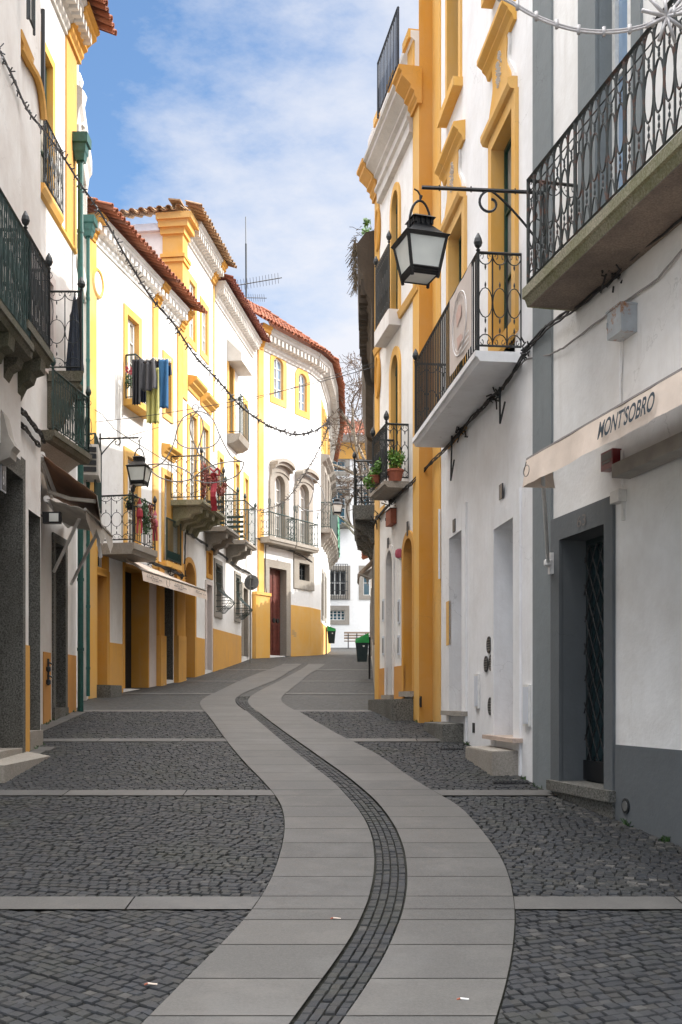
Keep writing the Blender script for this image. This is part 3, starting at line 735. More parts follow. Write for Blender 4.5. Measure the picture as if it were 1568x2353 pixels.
rt = (FA.W(0, 0, 0) - FA.W(1, 0, 0)).normalized()
tx = text("MONT'SOBRO", 'lettering', 'ink', aw, FA.W(ut, AW + .078, zf - .212), rt, upd.normalized(), .205, .012, shear=.10, stretch=1.0, bold=.022)
ws = [v.co.dot(rt) for v in tx.data.vertices]; w0, w1 = min(ws), max(ws); kf = (ut - utr) / (w1 - w0)
for v in tx.data.vertices: v.co += rt * ((v.co.dot(rt) - w0) * (kf - 1))
m = MB(); uc = FA.u(1232, AW); ellipse(m, FA.W(uc, AW + .10, zf - .15), Vector((FA.d.x, FA.d.y, 0)), .07, .055, .005); m.tube([FA.W(uc + .07, AW + .1, zf - .15), FA.W(uc + .05, AW + .08, zf - .05)], .005, 4); m.build('emblem', 'inkgrey', aw)
# ---------------------------------------------------------------- B
B = empty('white_house_yellow_trim', FB.W(3, -1, 1), 'tall white house with yellow window hoods and two deep plain doorways, right side', 'house', 'houses along the street')
def doorway(F, root, xa, xb, xr, yT, yB, mat='whiteB', dm='palepanel', depth=.36, **k):
    return wpx(F, root, xa, xb, xr, yT, yB, sur=k.pop('sur', .0), smat=mat, solid=dm, depth=depth, door=True, name='door', **k)
d1 = doorway(FB, B, 1139, 1184, 1139, 1217, 1690); d2 = doorway(FB, B, 1036, 1065, 1036, 1238, 1634)
zbB = EYE + (HY - 805) * FB.Y(1093, .595) / FL
w1 = wpx(FB, B, 1137, 1184, 1137, 345, 800, sur=.17, smat='yellow', fmat='greenframe', pane='curtain', depth=.13, cols=2, rows=3, proud=.05, name='french_window')
FB.holes.pop(); FB.holes.append((FB.u(1184), FB.u(1137), zbB + .01, FB.z(1137, 345), 0))
w2 = window(FB, B, FB.u(1068), FB.u(1037), zbB, FB.z(1137, 345), sur=.17, smat='yellow', fmat='greenframe', pane='curtain', depth=.13, cols=2, rows=3, proud=.05, name='french_window')
w3 = window(FB, B, FB.u(1058), FB.u(1032), FB.z(1032, 258), FB.z(1032, 258) + 2.4, sur=.14, fmat='greenframe', depth=.2, name='window', sill=.16)
w4 = window(FB, B, FB.u(1185), FB.u(1140), FB.z(1032, 258), FB.z(1032, 258) + 2.4, sur=.14, fmat='greenframe', depth=.2, name='window', sill=.16)
def hood(F, root, uc, w, z, over=.34, h=.34, mat='yellow'):
    m = MB(); m.prism(F, [(0, z), (.04, z), (.06, z + h * .25), (over * .6, z + h * .45), (over * .62, z + h * .55), (over * .9, z + h * .7), (over, z + h * .78), (over, z + h), (0, z + h * 1.15)], uc - w / 2, uc + w / 2)
    m.build('window_hood', mat, root)
for (w_, xa, xb, zh) in ((w1, 1129, 1185, FB.z(1137, 345)), (w2, 1026, 1068, FB.z(1137, 345))):
    a, b = sorted((FB.u(xa), FB.u(xb))); uc = (a + b) / 2; ww = b - a
    m = MB(); m.prism(FB, [(.0, zh + .17), (.1, zh + .19), (.13, zh + .25), (.13, zh + .32), (.06, zh + .34), (0, zh + .34)], a - .1, b + .1); m.build('lintel_moulding', 'yellow', B)
    zt = zh + 1.10
    # scrolled panel under the hood
    for mat, k, o in (('white', 1.0, .035), ('yellow', .86, .05)):
        m = MB(); pts = []
        for i in range(13):
            t = i / 12; hw = (ww / 2 + .05) * (1 - .42 * math.sin(t * math.pi * .5) + .07 * math.sin(t * 9)); pts.append((hw * k, zh + .36 + (zt - zh - .36) * t))
        L_ = [(uc - a_, z_) for a_, z_ in pts]; R_ = [(uc + a_, z_) for a_, z_ in pts]
        for i in range(12): m.box([FB.W(L_[i][0], 0, L_[i][1]), FB.W(R_[i][0], 0, R_[i][1]), FB.W(R_[i][0], o, R_[i][1]), FB.W(L_[i][0], o, L_[i][1]), FB.W(L_[i + 1][0], 0, L_[i + 1][1]), FB.W(R_[i + 1][0], 0, R_[i + 1][1]), FB.W(R_[i + 1][0], o, R_[i + 1][1]), FB.W(L_[i + 1][0], o, L_[i + 1][1])])
        m.build('hood_panel', mat, B)
    m = MB(); c = FB.W(uc, .05, zh + .85)
    for i in range(60):
        a_ = rnd.uniform(0, 6.28); r_ = math.sqrt(rnd.random()); q = Vector(c) + Vector((FB.d.x, FB.d.y, 0)) * (r_ * math.cos(a_) * .12) + Vector((0, 0, r_ * math.sin(a_) * .24)); m.lathe(q - Vector((0, 0, .02)), [(.004, 0), (.026, .02), (.004, .04)], 6)
    m.build('rosette', 'whiteold', B); hood(FB, B, uc, ww + .12, zt - .02, .19, .27)
wall(FB, B, 0, FB.L, -1, 17.7, 'whiteB')
for xa, xb, xr, yT, out in ((1133, 1199, 1139, 1205, .03), (1028, 1074, 1036, 1226, .03)):
    band(FB, B, 'door_surround', FB.u(xb), FB.u(xa), .3, FB.z(xr, yT - 42), 'whiteB', o=.028)
band(FB, B, 'corner_strip', FB.u(1014), FB.L, .3, 17.7, 'yellow', o=.02)
band(FB, B, 'paint_patch', FB.u(1036), FB.u(1030), FB.z(1033, 1483), FB.z(1033, 1382), 'yellow', o=.034)
m = MB(); m.fbox(FB, FB.u(1202), FB.u(1129), -.3, .13, FB.z(1139, 1698), FB.z(1139, 1689)); m.build('door_sill', 'marblestep', B)
m = MB(); m.fbox(FB, FB.u(1075), FB.u(1029), -.3, .12, FB.z(1036, 1643), FB.z(1036, 1633)); m.build('door_sill', 'granitelight', B)
m = MB(); m.tube([FB.W(FB.u(1014), .03, FB.z(1014, 1170)), FB.W(FB.u(1014), .03, FB.z(1014, 1330))], .02, 6); m.build('pipe', 'whiteB', B)
balcony(FB, B, FB.u(1093, .595), FB.u(948, .595), .60, zbB, thick=.13, h=1.23, sp=.125, style='plain', slab='whiteB', mat='iron', label='white slab balcony with green black railing')
# small things on B
def plaque(F, x, y, w, h, label, txt=None, mat='plaqueblack', tm='plaquewhite'):
    m = MB(); u = F.u(x); z = F.z(x, y); m.fbox(F, u - w / 2, u + w / 2, .028, .045, z - h / 2, z + h / 2); o = tag(m.build('house_number_plate', mat), label, 'number plate', 'house number plates')
    s = -1 if F.n.x < 0 else 1
    r = (F.W(1, 0, 0) - F.W(0, 0, 0)) * (s if F.n.x < 0 else 1)
    r = r if r.cross(Vector((0, 0, 1))).dot(Vector((F.n.x, F.n.y, 0))) > 0 else -r
    if txt: text(txt, 'numerals', tm, o, F.W(u, .047, z - h * .32) - r.normalized() * w * .36, r, (0, 0, 1), h * .8, .003, stretch=.9 * w / h / (.6 * len(txt)) * 1.0)
plaque(FB, 1158, 1130, .16, .2, 'dark number plate above the nearer plain white doorway', None); plaque(FB, 1049, 1208, .16, .2, 'dark number plate above the farther plain white doorway', None)
def wvent(F, x, y, r, label, mat='iron'):
    m = MB(); n = (F.n.x, F.n.y, 0); disc(m, F.W(F.u(x), .004, F.z(x, y)), n, r, .014, 18); m.cur = 1
    for i in range(-2, 3): m.fbox(F, F.u(x) - r * .7, F.u(x) + r * .7, .016, .022, F.z(x, y) + i * r * .3 - .006, F.z(x, y) + i * r * .3 + .006)
    tag(m.build('wall_vent', [mat, 'galv']), label, 'vent', 'round vents in the walls')
wvent(FB, 1125.5, 1482, .12, 'round iron vent, topmost of the three between the plain white doorways')
wvent(FB, 1119, 1526, .115, 'round iron vent, farther one of the lower pair between the white doorways')
wvent(FB, 1130.5, 1523, .115, 'round iron vent, nearer one of the lower pair between the white doorways')
wvent(FB, 1128.7, 1623, .125, 'round iron vent alone low beside the meter box of the white house')
mf = lambda m, F, a, b, z0, z1, o: (m.fbox(F, a + .02, b - .02, o, o + .006, z0 + .03, z1 - .03), m.fbox(F, a + .03, a + .06, o + .006, o + .012, z0 + .05, z0 + .09))
boxthing('meter_box', FB, 1103, 1094.5, 1098, 1549, 1628, .03, 'whiteframe', 'narrow white meter box on the wall between the two plain doorways', 'meter box', 'meter boxes', extra=('palepanel', mf))
boxthing('meter_box', FB, 1220.6, 1207, 1214, 1573, 1669, .03, 'whiteframe', 'narrow white meter box beside the grey pilaster', 'meter box', 'meter boxes', extra=('palepanel', mf))
boxthing('wall_hatch', FB, 1092, 1086.5, 1089, 1661, 1684, .006, 'dark', 'small dark hatch low in the white wall above the gutter', 'hatch')
# banner on the balcony
uo = .615; ua, ub_ = FB.u(1083.5, uo), FB.u(1034.5, uo); zt, zb_ = zbB + 1.14, zbB + .10
bn = MB()
for i in range(8):
    a, b = ua + (ub_ - ua) * i / 8, ua + (ub_ - ua) * (i + 1) / 8; oa, ob = uo + .006 * math.sin(i * 1.7), uo + .006 * math.sin(i * 1.7 + 1.7)
    bn.quad(FB.W(a, oa, zb_), FB.W(b, ob, zb_), FB.W(b, ob, zt), FB.W(a, oa, zt))
bo = tag(bn.build('banner', 'bannerbase', recalc=False), 'faded beige banner with an oval emblem hung on the white slab balcony railing', 'banner')
m = MB(); uc = (ua + ub_) / 2; d3 = Vector((FB.d.x, FB.d.y, 0)); ellipse(m, FB.W(uc, uo + .012, (zt + zb_) / 2 - .02), d3, .42, .40, .007, 28); ellipse(m, FB.W(uc, uo + .010, (zt + zb_) / 2 - .02), d3, .36, .35, .003, 28)
m.build('emblem_ring', 'bannerwhite', bo)
m = MB(); zc = (zt + zb_) / 2; q = lambda pts: m.poly([FB.W(uc + a, uo + .011, zc + b) for a, b in pts])
q([(-.1, .05), (.16, -.02), (.2, .16), (.04, .24), (-.08, .2)]); q([(-.2, -.28), (.12, -.33), (.16, -.16), (-.1, -.18)]); m.build('emblem_figures', 'bannerpink', bo, recalc=False)
m = MB(); 
for i in range(3): m.fbox(FB, ua + .1, ua + .62, uo + .008, uo + .011, zb_ + .08 + i * .07, zb_ + .10 + i * .07)
m.build('emblem_lines', 'bannerwhite', bo)
# granite step blocks on the right
def stepblock(F, xa, xb, depth, py_top_ref, h, label):
    a, b = sorted((F.u(xa), F.u(xb))); g0 = min(F.ground(a), F.ground(b)); z1 = (F.ground(a) + F.ground(b)) / 2 + h
    m = MB(); W = F.W
    lo = [W(a, 0, g0 - .1), W(b, 0, g0 - .1), W(b, depth, g0 - .1), W(a, depth, g0 - .1)]; hi = [W(a, 0, z1 + .01), W(b, 0, z1 + .01), W(b, depth, z1), W(a, depth, z1)]
    m.box(lo + hi); o = m.build('granite_step', 'granitelight' if 'near' in label else 'granite')
    bm = bmesh.new(); bm.from_mesh(o.data); bmesh.ops.bevel(bm, geom=bm.edges[:], offset=.012, segments=2, affect='EDGES'); bm.to_mesh(o.data); bm.free()
    tag(o, label, 'step', 'granite steps at the doors')
stepblock(FB, 1196, 1128, .36, 0, .25, 'granite step block below the nearer plain white doorway')
stepblock(FB, 1070, 1022, .36, 0, .22, 'granite step block below the farther plain white doorway')
# ================================================================ RIGHT: yellow-trimmed house C
FC = Fac((1.403, 18.5), (.746, 22.1), -1)
Cb = empty('cornice_house', FC.W(2, -1, 1.2), 'white house with heavy grey cornice, arched windows and broad ochre corner pilasters', 'house', 'houses along the street')
def archwin(F, root, xa, xb, xr, yT, yB, arch, **k):
    return wpx(F, root, xa, xb, xr, yT, yB, arch=arch, **k)
zsc = F_z = FC.z(895, 1120)
cw1 = window(FC, Cb, FC.u(918), FC.u(903), FC.z(903, 738), FC.z(903, 455), sur=.14, fmat='greenframe', pane='curtain', depth=.07, arch=.32, cols=2, rows=4)
cw2 = window(FC, Cb, FC.u(918), FC.u(902), FC.z(902, 1121), FC.z(902, 828), sur=.16, fmat='greenframe', pane='curtain', depth=.07, arch=.32, cols=2, rows=4, name='french_window')
cd1 = window(FC, Cb, FC.u(951), FC.u(931), FC.z(931, 1589), FC.z(931, 1243), sur=.14, smat='ochre', solid='ochre', depth=.5, arch=.28, door=True, name='door')
cd2 = window(FC, Cb, FC.u(905), FC.u(890.5), FC.z(890, 1597), FC.z(890, 1270), sur=.12, smat='whiteold', solid='palepanel', depth=.45, arch=.3, door=True, name='door')
wall(FC, Cb, 0, FC.L, -1, 13.0, 'white')
band(FC, Cb, 'corner_pilaster', -.03, .42, .3, 12.4, 'yellow', o=.03, o0=-.02)
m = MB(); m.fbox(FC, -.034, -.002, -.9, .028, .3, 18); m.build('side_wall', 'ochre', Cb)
band(FC, Cb, 'corner_pilaster', FC.u(873), FC.L + .03, .3, 12.2, 'yellow', o=.03, o0=-.02)
band(FC, Cb, 'dado', .42, FC.u(873), .3, FC.z(900, 1533), 'orange', o=.022)
zc_ = FC.z(920, 727); m = MB(); m.prism(FC, [(0, zc_ - .07), (.05, zc_ - .07), (.08, zc_ + .05), (0, zc_ + .09)], .02, FC.L); m.build('string_course', 'yellow', Cb)
m = MB(); m.prism(FC, [(0, FC.z(900, 1165)), (.05, FC.z(900, 1165)), (.05, FC.z(900, 1150)), (0, FC.z(900, 1145))], FC.u(885), FC.L); m.build('string_course', 'yellow', Cb)
cz = FC.z(954, 266)
cornice(FC, Cb, -.05, FC.L + .05, cz, h=.62, over=.38, mat='cornice', caps=((-.08, .42), (FC.L - .5, FC.L + .08)))
m = MB(); m.prism(FC, [(0, cz - .3), (.10, cz - .28), (.10, cz - .1), (.15, cz - .06), (.15, cz - .001), (0, cz - .001)], .40, FC.L - .5); m.build('architrave', 'cornice', Cb)
m = MB(); m.prism(FC, [(-.15, cz + .61), (.10, cz + .61), (.10, cz + 1.1), (.18, cz + 1.16), (.18, cz + 1.28), (-.15, cz + 1.28)], -.03, FC.L); m.build('parapet', 'whiteold', Cb)
for a in (.0, 1.25, 2.5): 
    m = MB(); m.fbox(FC, a, a + .42, .0, .13, cz + .61, cz + 1.22); m.fbox(FC, a - .02, a + .44, .0, .22, cz + 1.15, cz + 1.31); m.build('parapet_pier', 'yellow', Cb)
r = MB(); up = FC.u(869, .40); a = FC.W(0, .40, 0); b = FC.W(up, .40, 0); rail_seg(r, a, b, cz + .62, 1.05 if True else 1, .12, 'plain'); r.build('roof_railing', 'navy', Cb)
for yy_ in (528, 866):
    m = MB(); z = FC.z(872, yy_); u = FC.u(871.5); d3 = Vector((FC.d.x, FC.d.y, 0)); ellipse(m, FC.W(u, .03, z), d3, .17, .42, .035, 20, 6); m.build('oval_frame', 'ochre', Cb)
    m = MB(); A_ = [FC.W(u + .15 * math.cos(i * .314), .034, z + .39 * math.sin(i * .314)) for i in range(20)]; m.poly(A_); m.build('oval_niche', 'ochre', Cb, recalc=False)
ua, ub_ = FC.u(886, .45), FC.u(852.7, .45)
balcony(FC, Cb, ua, min(ub_, FC.L), .47, FC.z(928, 1117), thick=.12, h=1.06, sp=.11, style='scroll', slab='granitelight', mat='iron', label='small stone balcony with potted plants')
zz = FC.z(905, 706)
m = MB(); m.fbox(FC, FC.u(922), FC.u(887) , 0, .24, FC.z(903, 738) - .32, FC.z(903, 738) - .02); s_ = m.build('balcony', 'whiteold', Cb)
r = MB(); rail_seg(r, FC.W(FC.u(920), .22, 0), FC.W(FC.u(889), .22, 0), FC.z(903, 738) - .02, 1.25, .10, 'scroll'); finial(r, FC.W(FC.u(920), .22, FC.z(903, 738) + 1.25)); finial(r, FC.W(FC.u(889), .22, FC.z(903, 738) + 1.25)); r.build('railing', 'iron', s_)
m = MB(); m.fbox(FC, FC.u(955), FC.u(928), -.1, .10, FC.z(931, 1601), FC.z(931, 1589)); m.build('door_sill', 'granitelight', Cb)
m = MB(); m.fbox(FC, FC.u(908), FC.u(887), -.1, .10, FC.z(890, 1606), FC.z(890, 1597)); m.build('door_sill', 'granitelight', Cb)
stepblock(FC, 954, 893, .42, 0, .30, 'granite block under the ochre arched doorway, farthest on the right side')
for (x, yT, yB, lb) in ((882.5, 1377, 1428, 'upper pale plate left of the white arched doorway'), (882.5, 1462, 1505, 'lower pale plate left of the white arched doorway'), (918, 1378, 1433, 'upper pale plate between the two arched doorways'), (917.5, 1460, 1505, 'lower pale plate between the two arched doorways')):
    boxthing('wall_plate', FC, x + 2, x - 2, x, yT, yB, .02, 'palepanel', lb, 'wall plate', 'plates beside the arched doors', extra=('galv', lambda m, F, a, b, z0, z1, o: m.fbox(F, a + .03, b - .03, o, o + .004, z0 + .04, z1 - .04)))
plaque(FC, 896, 1248, .12, .2, 'small number plate over the white arched doorway', None); plaque(FC, 941, 1215, .1, .26, 'small number plate over the ochre arched doorway', None)
boxthing('black_plate', FC, 970, 962, 966, 1600, 1625, .02, 'black', 'black metal plate low on the ochre corner pilaster', 'wall plate', extra=('iron', lambda m, F, a, b, z0, z1, o: m.fbox(F, a + .03, b - .03, o, o + .006, z0 + .03, z1 - .03)))
wvent(FC, 957, 1563, .13, 'round vent on the ochre corner pilaster above the granite block'); wvent(FC, 885, 1562, .13, 'round vent on the orange dado left of the white arched doorway')
boxthing('brown_box', FC, 912, 900, 906, 1172, 1207, .12, 'terracotta', 'brown cable box on the wall under the plant balcony', 'junction box', extra=('cable', lidf))
m = MB(); c = FC.W(FC.u(921), .02, FC.z(921, 1272)); m.lathe(c - Vector((0, 0, .09)), [(.05, 0), (.08, .02), (.09, .08), (.08, .15), (.04, .18)], 12); m.cur = 1; m.fbox(FC, FC.u(921) - .05, FC.u(921) + .05, 0, .03, c.z - .1, c.z + .1); tag(m.build('alarm_dome', ['pinkcloth', 'whitemetal']), 'small pink alarm dome beside the ochre arched doorway', 'alarm')
def pot(c, r, h, label, leafs, seed, mats=('terracotta', 'leaf')):
    root = empty('potted_plant', c, label, 'potted plant'); m = MB(); m.lathe(c, [(r * .72, 0), (r * .95, h * .8), (r * 1.06, h * .82), (r * 1.06, h), (r * .9, h), (r * .88, h * .9)], 14); m.build('pot', mats[0], root)
    m = MB(); 
    for (x, y, z, rr, n) in leafs: blob(m, (c[0] + x, c[1] + y, c[2] + z), rr, rr, rr * 1.1, n, .035, seed + n)
    m.build('foliage', mats[1], root, recalc=False)
c = FC.W(FC.u(908, .25), .25, FC.z(928, 1117)); pot(c, .16, .22, 'terracotta pot of bright green plants at the near end of the small balcony', [(0, 0, .36, .15, 260), (.08, 0, .45, .12, 160), (-.07, .02, .5, .11, 140)], 1)
c = FC.W(FC.u(862, .50), .50, FC.z(862, 1110, .5)); pot(c, .10, .14, 'leafy green plant spilling through the railing at the far end of the small balcony', [(0, 0, .18, .13, 180), (.12, -.1, .3, .14, 200), (-.1, 0, .02, .13, 200)], 5)
# ================================================================ RIGHT: weathered house D and neighbour
FD = Fac((.745, 22.15), (1.05, 35), -1); FD2 = Fac((1.05, 35), (1.25, 44.5), -1)
D = empty('weathered_house', FD.W(5, -1, 2), 'weathered grey house with deep crumbling brown eaves and weeds on its roof', 'house', 'houses along the street')
for u_ in (2.2, 5.4, 9.2): window(FD, D, u_, u_ + 1.0, 2.9 + u_ * .08, 4.9 + u_ * .08, sur=.12, smat='granitelight', fmat='whiteframe'); 
for u_ in (2.2, 5.4, 9.2): window(FD, D, u_, u_ + .9, 6.6, 8.6, sur=.12, smat='granitelight', fmat='whiteframe')
wall(FD, D, 0, FD.L, 0, 10.9, 'ruinlight')
zt = FD.z(845, 560); zt = 11.5
m = MB(); m.prism(FD, [(0, 9.7), (.08, 9.75), (.11, 10.1), (.24, 10.3), (.28, 10.65), (.38, 10.8), (.41, 11.3), (.22, 11.55), (-.6, 11.7), (-.6, 9.7)], .02, 4.6)
for i in range(14): m.fbox(FD, .1 + i * .32, .28 + i * .32, .1, .35 + rnd.uniform(-.03, .04), 10.22 + rnd.uniform(-.04, .04), 10.58)
m.build('eaves', 'ruin', D)
m = MB(); m.prism(FD, [(0, 9.6), (.22, 9.7), (.30, 10.1), (.33, 10.5), (-.6, 11.0), (-.6, 9.6)], 4.6, FD.L - 3); m.build('eaves', 'ruin', D)
m = MB(); m.prism(FD, [(0, 9.5), (.18, 9.6), (.24, 10.0), (.26, 10.3), (-.6, 10.8), (-.6, 9.5)], FD.L - 3, FD.L); m.build('eaves', 'ruin', D)
m = MB()
for _ in range(420):
    u = rnd.uniform(0, 2.6); o = rnd.uniform(.0, .46); p = Vector(FD.W(u, o, 11.55 + .12 * rnd.random())); d = Vector((rnd.uniform(-.7, .2), rnd.uniform(-.3, .2), rnd.uniform(-1, .55))) * rnd.uniform(.12, .36)
    if d.z < 0: p = Vector(FD.W(u, .43, 11.5 - .2 * rnd.random()))
    m.tube([p, p + d * .6, p + d + Vector((0, 0, -.04))], .006, 3)
w_ = m.build('roof_weeds', 'weed', recalc=False); tag(w_, 'dry brown weeds hanging over the crumbling eaves', 'weeds', kind='stuff')
m = MB(); blob(m, FD.W(.5, .22, 11.75), .12, .35, .08, 120, .04, 9); blob(m, FD.W(.1, .2, 11.8), .08, .1, .09, 60, .05, 11); tag(m.build('roof_plant', 'leaf', recalc=False), 'green plant growing on top of the crumbling eaves', 'plant')
zs_ = EYE + (HY - 1225) * 31.0 / FL
for k_, (u_, z_) in enumerate(((7.2, zs_), (3.6, zs_ - .15))):
    balcony(FD, D, u_, u_ + 1.9, .55, z_, thick=.35, h=1.1, sp=.14, style='plain', slab='granite', mat='iron', corbels=2, cmat='granite')
D2 = empty('low_white_house', FD2.W(4, -1, 2.6), 'low white house beyond the weathered one on the right', 'house', 'houses along the street')
for u_ in (1.5, 4.4, 7.2): window(FD2, D2, u_, u_ + 1., 3.2, 5.4, sur=.12, smat='granitelight', door=True, name='door', solid='wood')
wall(FD2, D2, 0, FD2.L, 0, 7.6, 'white')
roof(FD2, D2, 0, FD2.L, 7.6, .3, 3, .4, 'tilered')
# ================================================================ FAR END building E, bench, tree
FE = Fac((-6, 66), (9, 66.3), 1); FE.n = Vector((0, -1)) if FE.n.y > 0 else FE.n
FE.n = Vector((FE.d.y, -FE.d.x))
E = empty('end_house', (1, 66.5, 4.9), 'long white house with stone window frames closing the end of the street', 'house', 'houses along the street')
def ew(xa, xb, yT, yB, **k): return wpx(FE, E, xa, xb, (xa + xb) / 2, yT, yB, **k)
st = dict(sur=.28, smat='granitelight', fmat='whiteframe', pane='glassteal', cols=2, rows=2, depth=.15)
ew(757, 794, 1058, 1083, **st); ew(757, 794, 1128, 1205, **{**st, 'rows': 4}); 
bw_ = ew(757, 795, 1310, 1368, **{**st, 'pane': 'dark', 'cols': 3}); ew(757, 793, 1402, 1425, **{**st, 'cols': 4, 'rows': 3})
for x in (700, 850, 900): 
    for (a, b) in ((1058, 1083), (1128, 1205), (1310, 1368)): ew(x - 15, x + 15, a, b, **st)
wall(FE, E, 0, FE.L, 2, 18.0, 'whitefar')
m = MB()
for i in range(9): u = FE.u(757) + (FE.u(799) - FE.u(757)) * i / 8; m.tube([FE.W(u, .35, FE.z(780, 1378)), FE.W(u, .35, FE.z(780, 1298))], .018, 4)
for yy_ in (1298, 1318, 1338, 1358, 1378): m.tube([FE.W(FE.u(757), .35, FE.z(780, yy_)), FE.W(FE.u(799), .35, FE.z(780, yy_))], .018, 4)
m.build('window_grille', 'iron', E)
band(FE, E, 'stone_sill', FE.u(757), FE.u(804), FE.z(780, 1215), FE.z(780, 1207), 'granite', o=.4)
band(FE, E, 'lintel', FE.u(757), FE.u(806), FE.z(780, 1108), FE.z(780, 1101), 'granitelight', o=.2)
band(FE, E, 'frieze', 0, FE.L, 16.9, 18.0, 'dado_y', o=.08)
m = MB(); m.prism(FE, [(0, 17.9), (.3, 18.0), (.45, 18.35), (-.2, 18.35), (-.2, 17.9)], 0, FE.L); m.build('cornice', 'cornice', E)
roof(FE, E, 0, FE.L, 18.3, .6, 5, .42, 'tilered')
bn_ = empty('bench', (1.1, 62.5, G(62.5)), 'wooden slatted street bench against the white wall at the end of the street', 'bench'); zb0 = G(62.5)
m = MB(); x0, x1 = P(791, 1480, 62.5).x, P(850, 1480, 62.5).x
for i in range(3): m.abox(x0, x1, 62.3 + i * .15, 62.42 + i * .15, zb0 + .42, zb0 + .46)
m.build('seat', 'wood', bn_); m = MB()
for i in range(3): m.abox(x0, x1, 62.78, 62.82, zb0 + .58 + i * .16, zb0 + .69 + i * .16)
m.build('backrest', 'wood', bn_)
for x in (x0 + .25, (x0 + x1) / 2, x1 - .25): m = MB(); m.abox(x - .03, x + .03, 62.35, 62.43, zb0 - .02, zb0 + .42); m.abox(x - .03, x + .03, 62.72, 62.78, zb0 - .02, zb0 + .9); m.build('leg', 'iron', bn_)
# plane tree with bare branches
tr = empty('bare_plane_tree', (1.75, 50, G(50)), 'bare plane tree with thin twigs at the end of the street', 'tree')
rt = random.Random(12); mt = MB(); mk = MB(); ml = MB(); mt.tube([(1.75, 50, G(50) - .2), (1.7, 50, 7), (1.85, 50.1, 9.5), (1.7, 50.1, 12)], .24, 8, r2=.16)
def branch(p, d, L, r, lev):
    pts = [p]; n = 5
    for i in range(n):
        d = (d + Vector((rt.gauss(0, .22), rt.gauss(0, .22), rt.gauss(0, .2) + (.02 if lev < 2 else -.02)))).normalized(); p = p + d * (L / n); pts.append(p)
        if lev < 4 and i > 0:
            for _ in range(1 if lev < 1 else (2 if lev < 3 else 1)):
                if rt.random() < .78:
                    nd = (d + Vector((rt.gauss(0, .75), rt.gauss(0, .75), rt.gauss(0, .7)))).normalized(); branch(p, nd, L * rt.uniform(.45, .65), r * .5, lev + 1)
        if lev >= 3 and rt.random() < .12:
            a = Vector((rt.uniform(-1, 1), rt.uniform(-1, 1), rt.uniform(-1, 1))).normalized() * .07; b = a.orthogonal().normalized() * .05; ml.add([p - a, p + b, p + a, p - b], [(0, 1, 2, 3)])
    (mt if lev < 1 else mk).tube(pts, max(r, .012), 5 if lev < 2 else 3, r2=max(r * .55, .010))
for k_, (z0_, dx, dz, L) in enumerate(((8.8, -.85, .9, 3.0), (9.0, -.75, .5, 2.6), (10.5, -.6, .9, 5.2), (9.3, .3, 1, 4), (11.5, -.45, 1.1, 6.0), (11.8, -.8, .8, 4.4), (8.0, -.6, 1.0, 4.2))):
    branch(Vector((1.75, 50, z0_)), Vector((dx, rt.uniform(-.3, .5), dz)).normalized(), L, .085, 0)
mt.build('trunk', 'bark', tr); cr = mk.build('crown', 'twig', tr, recalc=False); ml.build('dry_leaves', 'twig', cr, recalc=False)
# bins and sign
def bin_(px, pyb, Y, w, label, lean=0):
    x = (px - CX) / FL * Y; z = G(Y); root = empty('litter_bin', (x, Y, z), label, 'litter bin', 'green lidded litter bins on posts')
    s = w / .42; h0 = z + .55 * s; 
    m = MB(); b = [(-.15, -.13), (.15, -.13), (.15, .13), (-.15, .13)]; tt = [(-.21, -.18), (.21, -.18), (.21, .18), (-.21, .18)]
    xs = x - .24 * s if lean >= 0 else x + .26 * s
    m.box([(xs + a * s, Y + c * s, h0) for a, c in b] + [(xs + a * s, Y + c * s, h0 + .62 * s) for a, c in tt]); m.build('body', 'binblack', root)
    m = MB(); m.box([(xs + a * s * 1.06, Y + c * s * 1.06, h0 + .60 * s) for a, c in tt] + [(xs + a * s * 1.0, Y + c * s * .9, h0 + (.72 + .2 * (a > 0) * (1 if lean >= 0 else 0) + .15 * (a < 0) * (1 if lean < 0 else 0)) * s) for a, c in tt]); m.build('lid', 'bingreen', root)
    m = MB(); px2 = x + (0 if lean >= 0 else -.0); m.tube([(px2, Y, z - .05), (px2, Y, h0 + .8 * s)], .035 * s, 8); m.build('post', 'black', root)
    m = MB(); disc(m, (xs + .05 * s, Y - .165 * s, h0 + .5 * s), (0, -1, 0), .035 * s, .006, 12); m.build('sticker', 'whiteframe', root)
bin_(849.5, 1559, gy(1560), .38, 'black litter bin with raised green lid on a post by the right hand wall')
bin_(750, 1505, 44.5, .36, 'small black litter bin with green lid at the corner of the far yellow dado', -1)
Ys = 36.5; xs = (575.5 - CX) / FL * Ys
rs = empty('road_sign', (xs, Ys, G(Ys)), 'round traffic sign on a post seen from its grey back', 'traffic sign'); zt = EYE + (HY - 1338) * Ys / FL
m = MB(); m.tube([(xs, Ys, G(Ys) - .05), (xs, Ys, zt + .22)], .032, 8); m.build('post', 'galv', rs)
m = MB(); disc(m, (xs + .04, Ys + .045, zt), (.25, 1, 0), .27, .012, 28); m.build('disc', 'signgrey', rs)
m = MB()
for dz in (-.14, .14): m.abox(xs - .06, xs + .12, Ys - .035, Ys + .04, zt + dz - .015, zt + dz + .015)
m.build('clamps', 'galv', rs)
